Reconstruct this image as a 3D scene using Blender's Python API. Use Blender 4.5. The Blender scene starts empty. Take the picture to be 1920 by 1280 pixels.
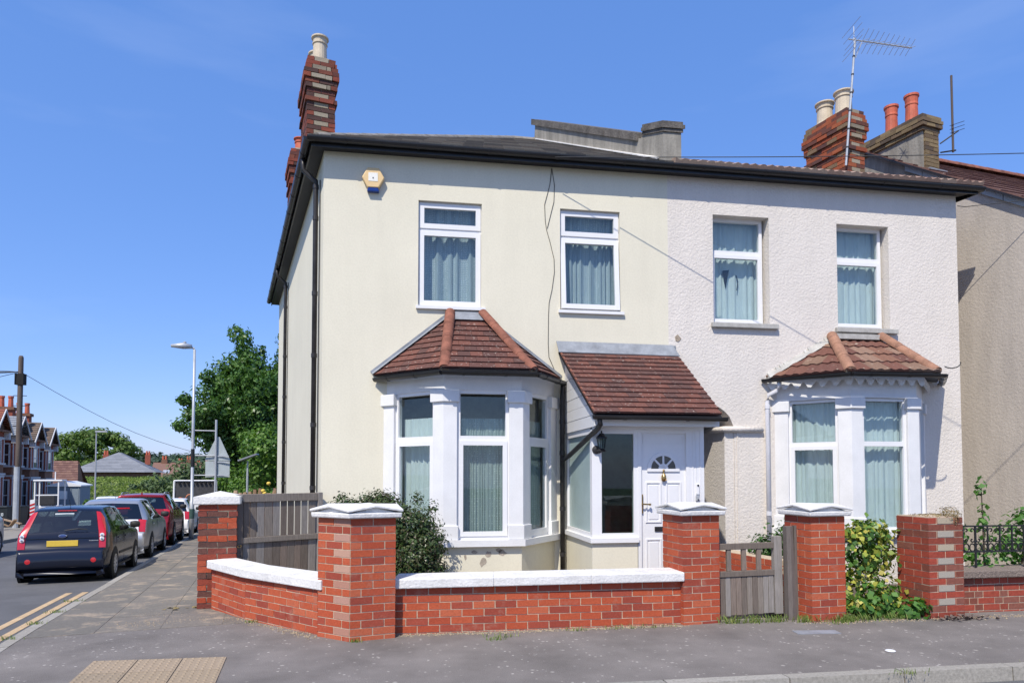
import bpy, math, random
import numpy as np
from mathutils import Matrix, Vector
random.seed(7); RNG = np.random.default_rng(11)
S = bpy.context.scene; COL = S.collection
V = Vector
# ------------------------------------------------------------------ camera, light, exposure
cam_d = bpy.data.cameras.new('camera'); cam = bpy.data.objects.new('camera', cam_d); COL.objects.link(cam)
cam.location = (0, 0, 1.6); cam.rotation_euler = (math.radians(92.2), 0, math.radians(-9))
cam_d.sensor_width = 36; cam_d.lens = 24; cam_d.shift_y = .1035; cam_d.clip_end = 4000
S.camera = cam
SUN_TRAVEL = V((.43, .68, -1.0))
world = bpy.data.worlds.new('World'); S.world = world; world.use_nodes = True
nt = world.node_tree; bg = nt.nodes['Background']
sky = nt.nodes.new('ShaderNodeTexSky'); sky.sky_type = 'NISHITA'; sky.sun_disc = False
sky.sun_elevation = math.atan2(1, math.hypot(.43, .68)); sky.sun_rotation = math.atan2(-.43, -.68)
sky.altitude = 50; sky.air_density = 1.0; sky.dust_density = .6; sky.ozone_density = 1.5
hs = nt.nodes.new('ShaderNodeHueSaturation'); hs.inputs['Saturation'].default_value = 1.15
tint = nt.nodes.new('ShaderNodeMix'); tint.data_type = 'RGBA'; tint.blend_type = 'MULTIPLY'; tint.inputs[0].default_value = 1
tint.inputs[7].default_value = (1.02, .99, 1.16, 1)
nt.links.new(sky.outputs[0], hs.inputs['Color']); nt.links.new(hs.outputs[0], tint.inputs[6])
# thin high cloud wisps, part of the sky itself (direction-based, all round)
tc = nt.nodes.new('ShaderNodeTexCoord'); mp = nt.nodes.new('ShaderNodeMapping'); mp.inputs['Scale'].default_value = (1.2, 1.2, 6)
nz = nt.nodes.new('ShaderNodeTexNoise'); nz.inputs['Scale'].default_value = 2.2; nz.inputs['Detail'].default_value = 8
cr = nt.nodes.new('ShaderNodeValToRGB'); cr.color_ramp.elements[0].position = .56; cr.color_ramp.elements[1].position = .85
cr.color_ramp.elements[1].color = (.07, .07, .07, 1)
mxs = nt.nodes.new('ShaderNodeMix'); mxs.data_type = 'RGBA'
nt.links.new(tc.outputs['Generated'], mp.inputs[0]); nt.links.new(mp.outputs[0], nz.inputs['Vector'])
nt.links.new(nz.outputs['Fac'], cr.inputs[0]); nt.links.new(cr.outputs[0], mxs.inputs[0])
even = nt.nodes.new('ShaderNodeMix'); even.data_type = 'RGBA'; even.inputs[0].default_value = .55; even.inputs[7].default_value = (.66, 1.62, 4.3, 1)
nt.links.new(tint.outputs[2], even.inputs[6]); nt.links.new(even.outputs[2], mxs.inputs[6]); mxs.inputs[7].default_value = (6.2, 6.6, 7.4, 1)
nt.links.new(mxs.outputs[2], bg.inputs[0]); bg.inputs[1].default_value = .15
sun_d = bpy.data.lights.new('sun', 'SUN'); sun = bpy.data.objects.new('sun', sun_d); COL.objects.link(sun)
sun_d.energy = 4.0; sun_d.angle = math.radians(.5); sun_d.color = (1, .93, .81)
sun.rotation_euler = SUN_TRAVEL.to_track_quat('-Z', 'Y').to_euler(); sun.location = (-20, -30, 60)
S.view_settings.view_transform = 'Standard'; S.view_settings.look = 'None'; S.view_settings.gamma = 1
S.view_settings.use_curve_mapping = False; S.view_settings.exposure = 0.40
S.cycles.max_bounces = 8; S.cycles.transparent_max_bounces = 12
# ------------------------------------------------------------------ materials
def nodes_of(name):
    m = bpy.data.materials.new(name); m.use_nodes = True
    return m, m.node_tree, m.node_tree.nodes['Principled BSDF']
def N(t, kind, **kw):
    n = t.nodes.new('ShaderNode' + kind)
    for k, v in kw.items():
        if k in n.inputs: n.inputs[k].default_value = v
        else: setattr(n, k, v)
    return n
def c4(c): return (c[0], c[1], c[2], 1)
def ramp(t, stops, interp='LINEAR'):
    r = t.nodes.new('ShaderNodeValToRGB'); e = r.color_ramp; e.interpolation = interp
    while len(e.elements) < len(stops): e.elements.new(.5)
    for el, (p, c) in zip(e.elements, stops): el.position = p; el.color = c4(c)
    return r
def mul(t, a, b, fac=1.0, mode='MULTIPLY'):
    m = t.nodes.new('ShaderNodeMix'); m.data_type = 'RGBA'; m.blend_type = mode
    if hasattr(fac, 'links'): t.links.new(fac, m.inputs[0])
    else: m.inputs[0].default_value = fac
    for s, x in ((6, a), (7, b)):
        if hasattr(x, 'links'): t.links.new(x, m.inputs[s])
        else: m.inputs[s].default_value = c4(x)
    return m.outputs[2]
def wpos(t, scale=(1, 1, 1)):
    g = t.nodes.new('ShaderNodeNewGeometry'); m = t.nodes.new('ShaderNodeMapping'); m.inputs['Scale'].default_value = scale
    t.links.new(g.outputs['Position'], m.inputs[0]); return m.outputs[0]
def noise(t, scale, detail=5, rough=.6, sc=(1, 1, 1)):
    n = N(t, 'TexNoise', Scale=scale, Detail=detail, Roughness=rough); t.links.new(wpos(t, sc), n.inputs['Vector']); return n.outputs['Fac']
def bump(t, p, h, strength=.4, dist=.01):
    b = N(t, 'Bump', Strength=strength, Distance=dist); t.links.new(h, b.inputs['Height']); t.links.new(b.outputs[0], p.inputs['Normal'])
def mat(name, col, rough=.6, var=.25, vs=6, fine=60, fvar=.12, bs=0, bscale=80, bd=.004, metal=0, coat=0, spec=.4, sc=(1, 1, 1)):
    m, t, p = nodes_of(name)
    a = ramp(t, [(.3, [c * (1 - var) for c in col]), (.7, [min(1, c * (1 + var * .5)) for c in col])]); t.links.new(noise(t, vs, sc=sc), a.inputs[0])
    b = ramp(t, [(.3, (1 - fvar,) * 3), (.7, (1, 1, 1))]); t.links.new(noise(t, fine, 3, sc=sc), b.inputs[0])
    t.links.new(mul(t, a.outputs[0], b.outputs[0]), p.inputs['Base Color'])
    p.inputs['Roughness'].default_value = rough; p.inputs['Metallic'].default_value = metal; p.inputs['Coat Weight'].default_value = coat
    p.inputs['Coat Roughness'].default_value = .04
    p.inputs['Specular IOR Level'].default_value = spec
    if bs: bump(t, p, noise(t, bscale, 4, sc=sc), bs, bd)
    return m
def piece_mat(name, cols, rough=.8, fine=90, grain=.25, bs=.5, bscale=120, sc=(1, 1, 1), blotch=None, bl=(.55, .68), attr=False, bz=9):
    """colour picked per piece (object random, or the 'rnd' attribute on joined pieces)"""
    m, t, p = nodes_of(name)
    if attr: src = N(t, 'Attribute', attribute_name='rnd').outputs['Fac']
    else: src = t.nodes.new('ShaderNodeObjectInfo').outputs['Random']
    r = ramp(t, [(i / len(cols), c) for i, c in enumerate(cols)], 'CONSTANT'); t.links.new(src, r.inputs[0])
    b = ramp(t, [(.25, (1 - grain,) * 3), (.75, (1.0,) * 3)]); t.links.new(noise(t, fine, 4, .7, sc), b.inputs[0])
    o = mul(t, r.outputs[0], b.outputs[0])
    if blotch:
        k = ramp(t, [(bl[0], (0, 0, 0)), (bl[1], (1, 1, 1))]); t.links.new(noise(t, bz, 5, .7), k.inputs[0])
        o = mul(t, o, blotch, k.outputs[0], 'MIX')
    t.links.new(o, p.inputs['Base Color']); p.inputs['Roughness'].default_value = rough
    p.inputs['Specular IOR Level'].default_value = .25
    bump(t, p, noise(t, bscale, 4, .6, sc), bs, .004)
    return m
def glass_mat(name, tint, refl=.10, trans=True, dark=(.02, .025, .03)):
    m, t, p = nodes_of(name); t.nodes.remove(p); out = t.nodes['Material Output']
    tr = N(t, 'BsdfTransparent') if trans else N(t, 'BsdfDiffuse'); tr.inputs['Color'].default_value = c4(tint if trans else dark)
    gl = N(t, 'BsdfGlossy', Roughness=.015); gl.inputs['Color'].default_value = (.95, 1, 1, 1)
    fr = N(t, 'LayerWeight', Blend=.5); pw = N(t, 'Math', operation='POWER'); pw.inputs[1].default_value = 4.5; t.links.new(fr.outputs['Facing'], pw.inputs[0])
    ma = N(t, 'Math', operation='MULTIPLY_ADD'); ma.inputs[1].default_value = .7; ma.inputs[2].default_value = refl; t.links.new(pw.outputs[0], ma.inputs[0])
    mx = N(t, 'MixShader'); t.links.new(ma.outputs[0], mx.inputs[0]); t.links.new(tr.outputs[0], mx.inputs[1]); t.links.new(gl.outputs[0], mx.inputs[2])
    t.links.new(mx.outputs[0], out.inputs['Surface']); return m
def leaf_mat(name, cols, rough=.5, trans=.3):
    m, t, p = nodes_of(name); out = t.nodes['Material Output']
    at = N(t, 'Attribute', attribute_name='rnd')
    r = ramp(t, [(i / max(1, len(cols) - 1), c) for i, c in enumerate(cols)]); t.links.new(at.outputs['Fac'], r.inputs[0])
    t.links.new(r.outputs[0], p.inputs['Base Color']); p.inputs['Roughness'].default_value = rough; p.inputs['Specular IOR Level'].default_value = .35
    tl = N(t, 'BsdfTranslucent'); t.links.new(mul(t, r.outputs[0], (1.3, 1.5, .6)), tl.inputs['Color'])
    mx = N(t, 'MixShader'); mx.inputs[0].default_value = trans
    t.links.new(p.outputs[0], mx.inputs[1]); t.links.new(tl.outputs[0], mx.inputs[2]); t.links.new(mx.outputs[0], out.inputs['Surface']); return m
def lace_mat(name, col, dots=0, op=.9):
    m, t, p = nodes_of(name); out = t.nodes['Material Output']; base = None
    n = ramp(t, [(.3, [c * .86 for c in col]), (.7, col)]); t.links.new(noise(t, 14, 4, sc=(3, 3, .4)), n.inputs[0]); base = n.outputs[0]
    if dots:
        v = N(t, 'TexVoronoi', Scale=dots); v.inputs['Randomness'].default_value = .25; t.links.new(wpos(t, (1, .3, 1)), v.inputs['Vector'])
        k = ramp(t, [(.22, (1, 1, 1)), (.34, (.62, .66, .68))]); t.links.new(v.outputs['Distance'], k.inputs[0]); base = mul(t, base, k.outputs[0])
    t.links.new(base, p.inputs['Base Color']); p.inputs['Roughness'].default_value = .9; p.inputs['Specular IOR Level'].default_value = 0
    tr = N(t, 'BsdfTransparent'); mx = N(t, 'MixShader'); mx.inputs[0].default_value = op
    t.links.new(tr.outputs[0], mx.inputs[1]); t.links.new(p.outputs[0], mx.inputs[2]); t.links.new(mx.outputs[0], out.inputs['Surface']); return m

M = {}
def wall_mat(name, col, streak, bscale, bs, bd, vor=False):
    m, t, p = nodes_of(name)
    a = ramp(t, [(.3, [c * .93 for c in col]), (.65, col)]); t.links.new(noise(t, .9, 6, .6), a.inputs[0])
    s = ramp(t, [(.35, (1 - streak,) * 3), (.6, (1, 1, 1))]); t.links.new(noise(t, 2.2, 6, .65, (2.2, 2.2, .35)), s.inputs[0])
    f = ramp(t, [(.3, (.93,) * 3), (.6, (1, 1, 1))]); t.links.new(noise(t, 40, 3), f.inputs[0])
    t.links.new(mul(t, mul(t, a.outputs[0], s.outputs[0]), f.outputs[0]), p.inputs['Base Color'])
    p.inputs['Roughness'].default_value = .85; p.inputs['Specular IOR Level'].default_value = .2
    bump(t, p, noise(t, bscale, 5, .55), bs, bd); return m
M['cream'] = wall_mat('cream_render', (.72, .68, .55), .03, 30, .25, .006)
M['stucco'] = wall_mat('white_stucco', (.70, .65, .595), .05, 32, .65, .018)
M['greyren'] = wall_mat('grey_render', (.49, .44, .385), .12, 25, .5, .015)
M['greystack'] = wall_mat('grey_stack_render', (.33, .31, .27), .38, 25, .5, .012)
M['upvc'] = mat('white_upvc', (.74, .74, .75), .35, .03, 3, 30, .03)
M['paint'] = mat('white_paint', (.72, .72, .725), .6, .06, 4, 50, .06, .25, 60, .004)
M['stonew'] = mat('white_painted_stone', (.74, .73, .71), .85, .16, 5, 40, .16, .7, 40, .010)
M['sillgrey'] = mat('weathered_sill', (.46, .45, .42), .8, .25, 8, 60, .2, .4, 60)
M['black'] = mat('black_plastic', (.018, .018, .02), .32, .2, 6, 60, .1)
M['blackpipe'] = mat('black_painted_iron', (.03, .028, .03), .45, .5, 5, 40, .2)
M['soffit'] = mat('dark_soffit', (.02, .02, .025), .5)
M['lead'] = mat('grey_lead', (.27, .29, .32), .5, .3, 6, 40, .15)
M['mortar'] = mat('pale_mortar', (.58, .47, .34), .95, .2, 20, 90, .2, .5, 90)
M['mortarold'] = mat('old_mortar', (.30, .25, .19), .95, .35, 12, 90, .25, .6, 70, .008)
REDS = [(.47, .092, .040), (.50, .105, .046), (.43, .080, .037), (.48, .098, .042), (.33, .066, .040), (.52, .130, .062), (.45, .088, .042), (.38, .078, .046)]
M['brick'] = piece_mat('red_brick', REDS, .8, 55, .34, .5, 90, blotch=(.36, .17, .12), bl=(.56, .80), bz=6)
M['brickpale'] = piece_mat('pale_pink_brick', [(.46, .26, .20), (.50, .30, .22), (.43, .22, .16)], .85)
M['brickold'] = piece_mat('old_weathered_brick', [(.30, .065, .04), (.16, .07, .055), (.40, .075, .035), (.12, .06, .05), (.42, .085, .04), (.22, .06, .045), (.46, .10, .05)], .9, 45, .4, .9, 60)
M['brickstack'] = piece_mat('chimney_brick', [(.22, .075, .05), (.14, .055, .045), (.29, .08, .05), (.10, .055, .048), (.25, .068, .045), (.18, .06, .042)], .9, 50, .35, .8, 70)
M['brickpalestack'] = piece_mat('buff_chimney_brick', [(.34, .29, .21), (.27, .23, .17), (.37, .32, .24)], .9, 50, .3)
M['brickorange'] = piece_mat('orange_chimney_brick', [(.34, .095, .045), (.15, .06, .045), (.30, .08, .04), (.11, .055, .048), (.37, .11, .05), (.22, .15, .09)], .9, 50, .35, .8, 70)
M['brickstock'] = piece_mat('yellow_stock_brick', [(.22, .16, .09), (.17, .12, .075), (.27, .20, .11), (.12, .09, .065)], .9, 50, .35, .8, 70)
M['brickp4'] = piece_mat('brown_red_brick', [(.30, .065, .04), (.40, .075, .045), (.24, .075, .05), (.36, .07, .042), (.27, .10, .07)], .75, 30, .4, .5, 80)
M['brickbuff'] = piece_mat('grey_buff_brick', [(.40, .36, .30), (.36, .33, .28), (.44, .37, .27)], .85)
M['tile'] = piece_mat('red_roof_tile', [(.150, .066, .052), (.125, .060, .050), (.175, .074, .056), (.110, .057, .049), (.140, .064, .052)], .9, 60, .3, .6, 80, blotch=(.44, .38, .33), bl=(.62, .66), bz=26)
M['pantile'] = piece_mat('weathered_pantile', [(.225, .115, .080), (.225, .14, .10), (.175, .080, .060), (.27, .17, .125), (.15, .07, .056)], .9, 40, .35, .6, 70, blotch=(.40, .34, .27), bl=(.60, .72))
M['ridge'] = mat('terracotta_ridge', (.27, .105, .068), .85, .5, 7, 60, .25, .5, 60)
M['ridgeold'] = mat('weathered_ridge', (.36, .19, .125), .85, .35, 7, 60, .3, .5, 60)
M['roofgrey'] = piece_mat('grey_roof_tile', [(.19, .17, .15), (.23, .20, .17), (.26, .24, .21), (.15, .14, .13)], .9, 40, .3, .6, 60, attr=True)
M['roofpink'] = piece_mat('pink_roof_tile', [(.34, .23, .18), (.38, .28, .22), (.30, .2, .16)], .9, 40, .3, .6, 60, attr=True)
M['roofbrown'] = piece_mat('brown_roof_tile', [(.20, .11, .09), (.17, .09, .075), (.23, .13, .10)], .8, 20, .3, .4, 60, blotch=(.42, .36, .32), bl=(.66, .72), attr=True)
M['slate'] = piece_mat('blue_grey_slate', [(.26, .28, .31), (.23, .25, .28), (.29, .31, .33)], .7, 20, .2, .3, attr=True)
M['redroof'] = piece_mat('red_terrace_tile', [(.26, .09, .065), (.22, .075, .06), (.3, .11, .07)], .85, 20, .3, .3, attr=True)
M['brownroof'] = piece_mat('dull_terrace_tile', [(.17, .13, .10), (.14, .11, .09), (.19, .14, .11)], .85, 20, .3, .3, attr=True)
M['pot'] = mat('buff_chimney_pot', (.62, .53, .40), .7, .2, 6, 50, .15)
M['potred'] = mat('orange_chimney_pot', (.55, .13, .07), .6, .25, 6, 50, .15)
M['wood'] = piece_mat('weathered_wood', [(.28, .24, .205), (.235, .195, .165), (.32, .29, .265), (.26, .205, .17), (.19, .155, .13)], .85, 14, .45, .5, 30, (6, 6, .5))
M['wooddark'] = piece_mat('dark_wood', [(.15, .125, .11), (.18, .155, .14), (.13, .105, .09)], .85, 14, .4, .5, 30, (6, 6, .5))  # darker brown tones than the main wood
M['timber'] = piece_mat('split_timber', [(.36, .24, .15), (.28, .18, .11), (.42, .3, .2)], .85, 20, .4)
M['polewood'] = mat('pole_wood', (.13, .10, .085), .85, .35, 4, 40, .3, .4, 40, .006, sc=(4, 4, .3))
M['galv'] = mat('galvanised_steel', (.47, .49, .51), .45, .15, 4, 40, .1, metal=.35)
M['steelgrey'] = mat('grey_painted_steel', (.36, .39, .41), .5, .15, 4)
M['signback'] = mat('grey_sign_back', (.42, .47, .48), .5, .1, 4)
M['iron'] = mat('black_wrought_iron', (.02, .02, .02), .5)
M['brass'] = mat('aged_brass', (.45, .30, .12), .3, .3, 20, metal=.9)
M['chrome'] = mat('chrome', (.7, .7, .72), .12, .05, 5, metal=1)
M['cable'] = mat('cable_grey', (.05, .05, .05), .6)
M['alarm'] = mat('alarm_cream', (.74, .53, .27), .45, .05)
M['alarmface'] = mat('alarm_label', (.80, .79, .74), .5, .03)
M['alarmblue'] = mat('alarm_blue_lens', (.01, .04, .22), .2, .1)
M['glass'] = glass_mat('window_glass', (.84, .88, .88), .045)
M['glassdark'] = glass_mat('tinted_glass', (.62, .70, .67), .035)
M['carglass'] = glass_mat('car_glass', (.30, .36, .36), .08)
M['frost'] = mat('frosted_glass', (.36, .47, .47), .3, .15, 2, 20, .05)
M['lace'] = lace_mat('lace_curtain', (.78, .84, .83)); M['lacedot'] = lace_mat('dotted_lace_curtain', (.76, .82, .85), 38)
M['lacelow'] = lace_mat('patterned_net_curtain', (.70, .77, .73), 30, .85); M['blind'] = lace_mat('plain_net_curtain', (.73, .80, .81), 0, .96)
M['room'] = mat('dark_interior', (.20, .20, .19), .9)
M['rooml'] = mat('pale_interior', (.5, .5, .48), .9)
# ------------------------------------------------------------------ mesh helpers
INV = {}
def attach(o, parent):
    if parent is not None:
        o.parent = parent; o.matrix_parent_inverse = INV.get(parent.name, Matrix())
def tag(o, label=None, cat=None, group=None, kind=None):
    if label: o['label'] = label
    if cat: o['category'] = cat
    if group: o['group'] = group
    if kind: o['kind'] = kind
    return o
def thing(name, label, cat, loc=(0, 0, 0), group=None, rotz=0, local=False):
    o = bpy.data.objects.new(name, None); COL.objects.link(o); o.location = loc; o.rotation_euler = (0, 0, rotz); o.empty_display_size = .2
    if not local: INV[o.name] = Matrix.Translation(V(loc)).inverted()
    return tag(o, label, cat, group)
class MB:
    def __init__(s, T=None): s.v = []; s.f = []; s.T = T or Matrix(); s.r = []
    def pts(s, ps):
        i = len(s.v); s.v += [tuple(s.T @ V(p)) for p in ps]; return i
    def face(s, *ps): i = s.pts(ps); s.f.append(tuple(range(i, i + len(ps)))); return s
    def hexa(s, p):
        i = s.pts(p)
        s.f += [(i, i + 3, i + 2, i + 1), (i + 4, i + 5, i + 6, i + 7), (i, i + 1, i + 5, i + 4), (i + 1, i + 2, i + 6, i + 5), (i + 2, i + 3, i + 7, i + 6), (i + 3, i, i + 4, i + 7)]; return s
    def box(s, x0, x1, y0, y1, z0, z1):
        return s.hexa([(x0, y0, z0), (x1, y0, z0), (x1, y1, z0), (x0, y1, z0), (x0, y0, z1), (x1, y0, z1), (x1, y1, z1), (x0, y1, z1)])
    def prism(s, poly, z0, z1, top=None):
        top = top or poly; n = len(poly)
        i = s.pts([(p[0], p[1], z0) for p in poly]); j = s.pts([(p[0], p[1], z1) for p in top])
        s.f.append(tuple(range(i + n - 1, i - 1, -1))); s.f.append(tuple(range(j, j + n)))
        for k in range(n): l = (k + 1) % n; s.f.append((i + k, i + l, j + l, j + k))
        return s
    def extr(s, poly, d):
        """3-D polygon extruded by vector d"""
        n = len(poly); d = V(d); i = s.pts(poly); j = s.pts([V(p) + d for p in poly])
        s.f.append(tuple(range(i + n - 1, i - 1, -1))); s.f.append(tuple(range(j, j + n)))
        for k in range(n): l = (k + 1) % n; s.f.append((i + k, i + l, j + l, j + k))
        return s
    def tube(s, path, r, n=8, caps=True, arc=None, up=None):
        path = [V(p) for p in path]; rs = r if isinstance(r, (list, tuple)) else [r] * len(path); rings = []
        for k, p in enumerate(path):
            d = (path[min(k + 1, len(path) - 1)] - path[max(k - 1, 0)]).normalized()
            u = V(up) if up else (V((0, 0, 1)) if abs(d.z) < .9 else V((1, 0, 0)))
            a = d.cross(u).normalized(); b = a.cross(d).normalized()
            lo, hi = arc or (0, 2 * math.pi); m = n if not arc else n + 1
            rings.append(s.pts([p + rs[k] * (math.cos(lo + (hi - lo) * q / n) * a + math.sin(lo + (hi - lo) * q / n) * b) for q in range(m)]))
        m = n if not arc else n + 1
        for k in range(len(rings) - 1):
            for q in range(n):
                w = (q + 1) % m; s.f.append((rings[k] + q, rings[k] + w, rings[k + 1] + w, rings[k + 1] + q))
        if caps:
            s.f.append(tuple(rings[0] + q for q in range(m - 1, -1, -1))); s.f.append(tuple(rings[-1] + q for q in range(m)))
        return s
    def lathe(s, prof, c=(0, 0, 0), n=16):
        c = V(c); rings = [s.pts([c + V((r * math.cos(2 * math.pi * q / n), r * math.sin(2 * math.pi * q / n), z)) for q in range(n)]) for r, z in prof]
        for k in range(len(rings) - 1):
            for q in range(n): w = (q + 1) % n; s.f.append((rings[k] + q, rings[k] + w, rings[k + 1] + w, rings[k + 1] + q))
        s.f.append(tuple(rings[0] + q for q in range(n - 1, -1, -1))); s.f.append(tuple(rings[-1] + q for q in range(n))); return s
    def build(s, name, m, parent=None, smooth=False, label=None, cat=None, group=None, kind=None, bevel=0, rnd=False):
        me = bpy.data.meshes.new(name); me.from_pydata(s.v, [], s.f)
        if m: me.materials.append(m)
        if smooth: me.polygons.foreach_set('use_smooth', [True] * len(me.polygons))
        if rnd:
            a = me.attributes.new('rnd', 'FLOAT', 'FACE'); a.data.foreach_set('value', s.r if len(s.r) == len(me.polygons) else RNG.random(len(me.polygons)))
        me.update(); o = bpy.data.objects.new(name, me); COL.objects.link(o); attach(o, parent)
        if bevel:
            b = o.modifiers.new('bevel', 'BEVEL'); b.width = bevel; b.segments = 2; b.limit_method = 'ANGLE'
        if smooth == 'auto': pass
        return tag(o, label, cat, group, kind)
def rotT(loc, ang): return Matrix.Translation(V(loc)) @ Matrix.Rotation(ang, 4, 'Z')
CACHE = {}
def unit_box(dx, dy, dz, m, name='brick', jit=.0):
    v = random.randint(0, 2) if jit else 0
    k = (round(dx, 3), round(dy, 3), round(dz, 3), m.name, name, v)
    if k not in CACHE:
        b = MB(); b.box(-dx / 2, dx / 2, -dy / 2, dy / 2, -dz / 2, dz / 2)
        if jit: b.v = [(x + random.uniform(-jit, jit), y + random.uniform(-jit, jit) * .6, z + random.uniform(-jit, jit)) for x, y, z in b.v]
        me = bpy.data.meshes.new(name); me.from_pydata(b.v, [], b.f); me.materials.append(m); CACHE[k] = me
    return CACHE[k]
def piece(name, me, parent, mtx):
    o = bpy.data.objects.new(name, me); COL.objects.link(o); attach(o, parent); o.matrix_basis = mtx; return o
BH, JT = .065, .010
def fill(length, first=.215):
    """brick lengths along one run"""
    out = []; x = 0.0; l = first
    while x < length - .02:
        l2 = min(l, length - x)
        if length - x - l2 < .04: l2 = length - x
        out.append((x, x + l2)); x += l2 + JT; l = .215
    return out
def run(parent, m, A, ang, x0, x1, z, depth=.1025, first=.215, inset=0, pale=None, jit=.0015, hh=BH):
    """one course of bricks: face on the line from A in direction ang, body behind it (left of travel)"""
    for a, b in fill(x1 - x0, first):
        mm = pale if (pale and random.random() < .0) else m
        me = unit_box(b - a, depth, hh, mm, 'brick', jit)
        T = rotT(A, ang) @ Matrix.Translation(V((x0 + (a + b) / 2, depth / 2 + inset + random.uniform(-.0015, .0008), z + hh / 2)))
        piece('brick', me, parent, T)
def brick_block(parent, m, A, ang, W, D, z0, n, corbel=None, pitch=.075, pale=None, pale_front=False, backs=True, jit=.0015):
    """rectangular pier of coursed bricks; A is the front left corner on plan"""
    for i in range(n):
        e = corbel(i) if corbel else 0; w, d = W + 2 * e, D + 2 * e; z = z0 + i * pitch; h = pitch - JT
        def put(x0, x1, y0, y1, mm):
            me = unit_box(x1 - x0, y1 - y0, h, mm, 'brick', jit)
            piece('brick', me, parent, rotT(A, ang) @ Matrix.Translation(V((-e + (x0 + x1) / 2, -e + (y0 + y1) / 2, z + h / 2))))
        t = .1025
        if i % 2 == 0:
            for a, b in fill(w): put(a, b, 0, t, m); (put(a, b, d - t, d, m) if backs else 0)
            for a, b in fill(d - 2 * t - 2 * JT): put(0, t, t + JT + a, t + JT + b, m); put(w - t, w, t + JT + a, t + JT + b, m)
        else:
            for a, b in fill(d): put(0, t, a, b, m); put(w - t, w, a, b, m)
            for a, b in fill(w - 2 * t - 2 * JT):
                mm = pale if (pale and pale_front) else m
                put(t + JT + a, t + JT + b, 0, t, mm); (put(t + JT + a, t + JT + b, d - t, d, m) if backs else 0)
def core(name, m, parent, A, ang, W, D, z0, z1, inset=.0045, **k):
    return MB(rotT(A, ang)).box(inset, W - inset, inset, D - inset, z0, z1).build(name, m, parent, **k)
def tile_rows(parent, A, B, C, D, rows, tw, m, name='roof_tile', wave=0, join=False, th=.014, lap=.03, kind=None, halfbond=True, drop=0):
    A, B, C, D = map(V, (A, B, C, D)); ex = (B - A).normalized(); n = ex.cross(D - A).normalized(); ey = n.cross(ex)
    H = (D - A).dot(ey); xl1 = (D - A).dot(ex); xr0 = (B - A).dot(ex); xr1 = (C - A).dot(ex); g = H / rows; J = MB()
    for r in range(rows):
        v0, v1 = r * g, min(H, (r + 1) * g + lap)
        L = lambda v: xl1 * v / H
        R = lambda v: xr0 + (xr1 - xr0) * v / H
        lo = min(L(v0), L(v1)); hi = max(R(v0), R(v1)); x = lo - (tw / 2 if (r % 2 and halfbond) else 0)
        while x < hi - .005:
            b = J if join else MB(); ns = max(1, int(tw / .04)) if wave else 1; g0 = 0 if wave else .002
            xs = [x + g0 + (tw - 2 * g0) * k / ns for k in range(ns + 1)]
            def P(u, v, h): return A + ex * u + ey * v + n * h
            wv = (lambda u: wave * (.5 + .5 * math.cos(2 * math.pi * u / (tw / 2 if tw > .25 else tw)))) if wave else (lambda u: 0)
            ub = [min(max(u, L(v0)), R(v0)) for u in xs]; ut = [min(max(u, L(v1)), R(v1)) for u in xs]
            if max(ub) - min(ub) > .012 or max(ut) - min(ut) > .012:
                j = random.uniform(-.0015, .003); t0 = th + j
                p = [P(u, v0, 0) for u in ub] + [P(u, v0, t0 + .012 + wv(u)) for u in ub] + [P(u, v1, t0 * .3 + wv(u)) for u in ut] + [P(u, v1, -.004) for u in ut]
                i = b.pts(p); k = ns + 1
                for q in range(ns):
                    b.f += [(i + q, i + q + 1, i + k + q + 1, i + k + q), (i + k + q, i + k + q + 1, i + 2 * k + q + 1, i + 2 * k + q), (i + 2 * k + q, i + 2 * k + q + 1, i + 3 * k + q + 1, i + 3 * k + q)]
                b.f += [(i, i + k, i + 2 * k, i + 3 * k), (i + k - 1, i + 4 * k - 1, i + 3 * k - 1, i + 2 * k - 1)]
                if join: J.r += [random.random()] * (3 * ns + 2)
                else: b.build(name, m, parent)
            x += tw
    if join: return J.build(name, m, parent, rnd=True, kind=kind)
def leaf_cloud(clumps, size, aspect=.55, up=.35, jit=.4, shell=.5):
    """numpy leaf quads spread through ellipsoid clumps -> verts, faces, per-leaf random"""
    vs = []; rn = []
    for c, rad, n in clumps:
        c = np.array(c, float); rad = np.array(rad if hasattr(rad, '__len__') else (rad,) * 3, float)
        d = RNG.normal(size=(n, 3)); d /= np.linalg.norm(d, axis=1)[:, None]
        rr = (shell + (1 - shell) * RNG.random(n)) ** .6 * (1 + .18 * RNG.normal(size=n))
        pos = c + d * rad * rr[:, None]
        nn = d + RNG.normal(size=(n, 3)) * jit + np.array([0, 0, up]); nn /= np.linalg.norm(nn, axis=1)[:, None]
        a = np.cross(nn, RNG.normal(size=(n, 3))); a /= np.linalg.norm(a, axis=1)[:, None] + 1e-9; b = np.cross(nn, a)
        s = size * (.7 + .6 * RNG.random(n))[:, None]
        fold = nn * s * .12
        q = np.stack([pos - a * s * .5, pos - b * s * aspect * .5 + fold, pos + a * s * .5, pos + b * s * aspect * .5 + fold], 1)
        vs.append(q.reshape(-1, 3)); rn.append(np.clip(RNG.normal(.5, .25, n) + RNG.normal(0, .12), 0, 1))
    return np.concatenate(vs), np.concatenate(rn)
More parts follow.
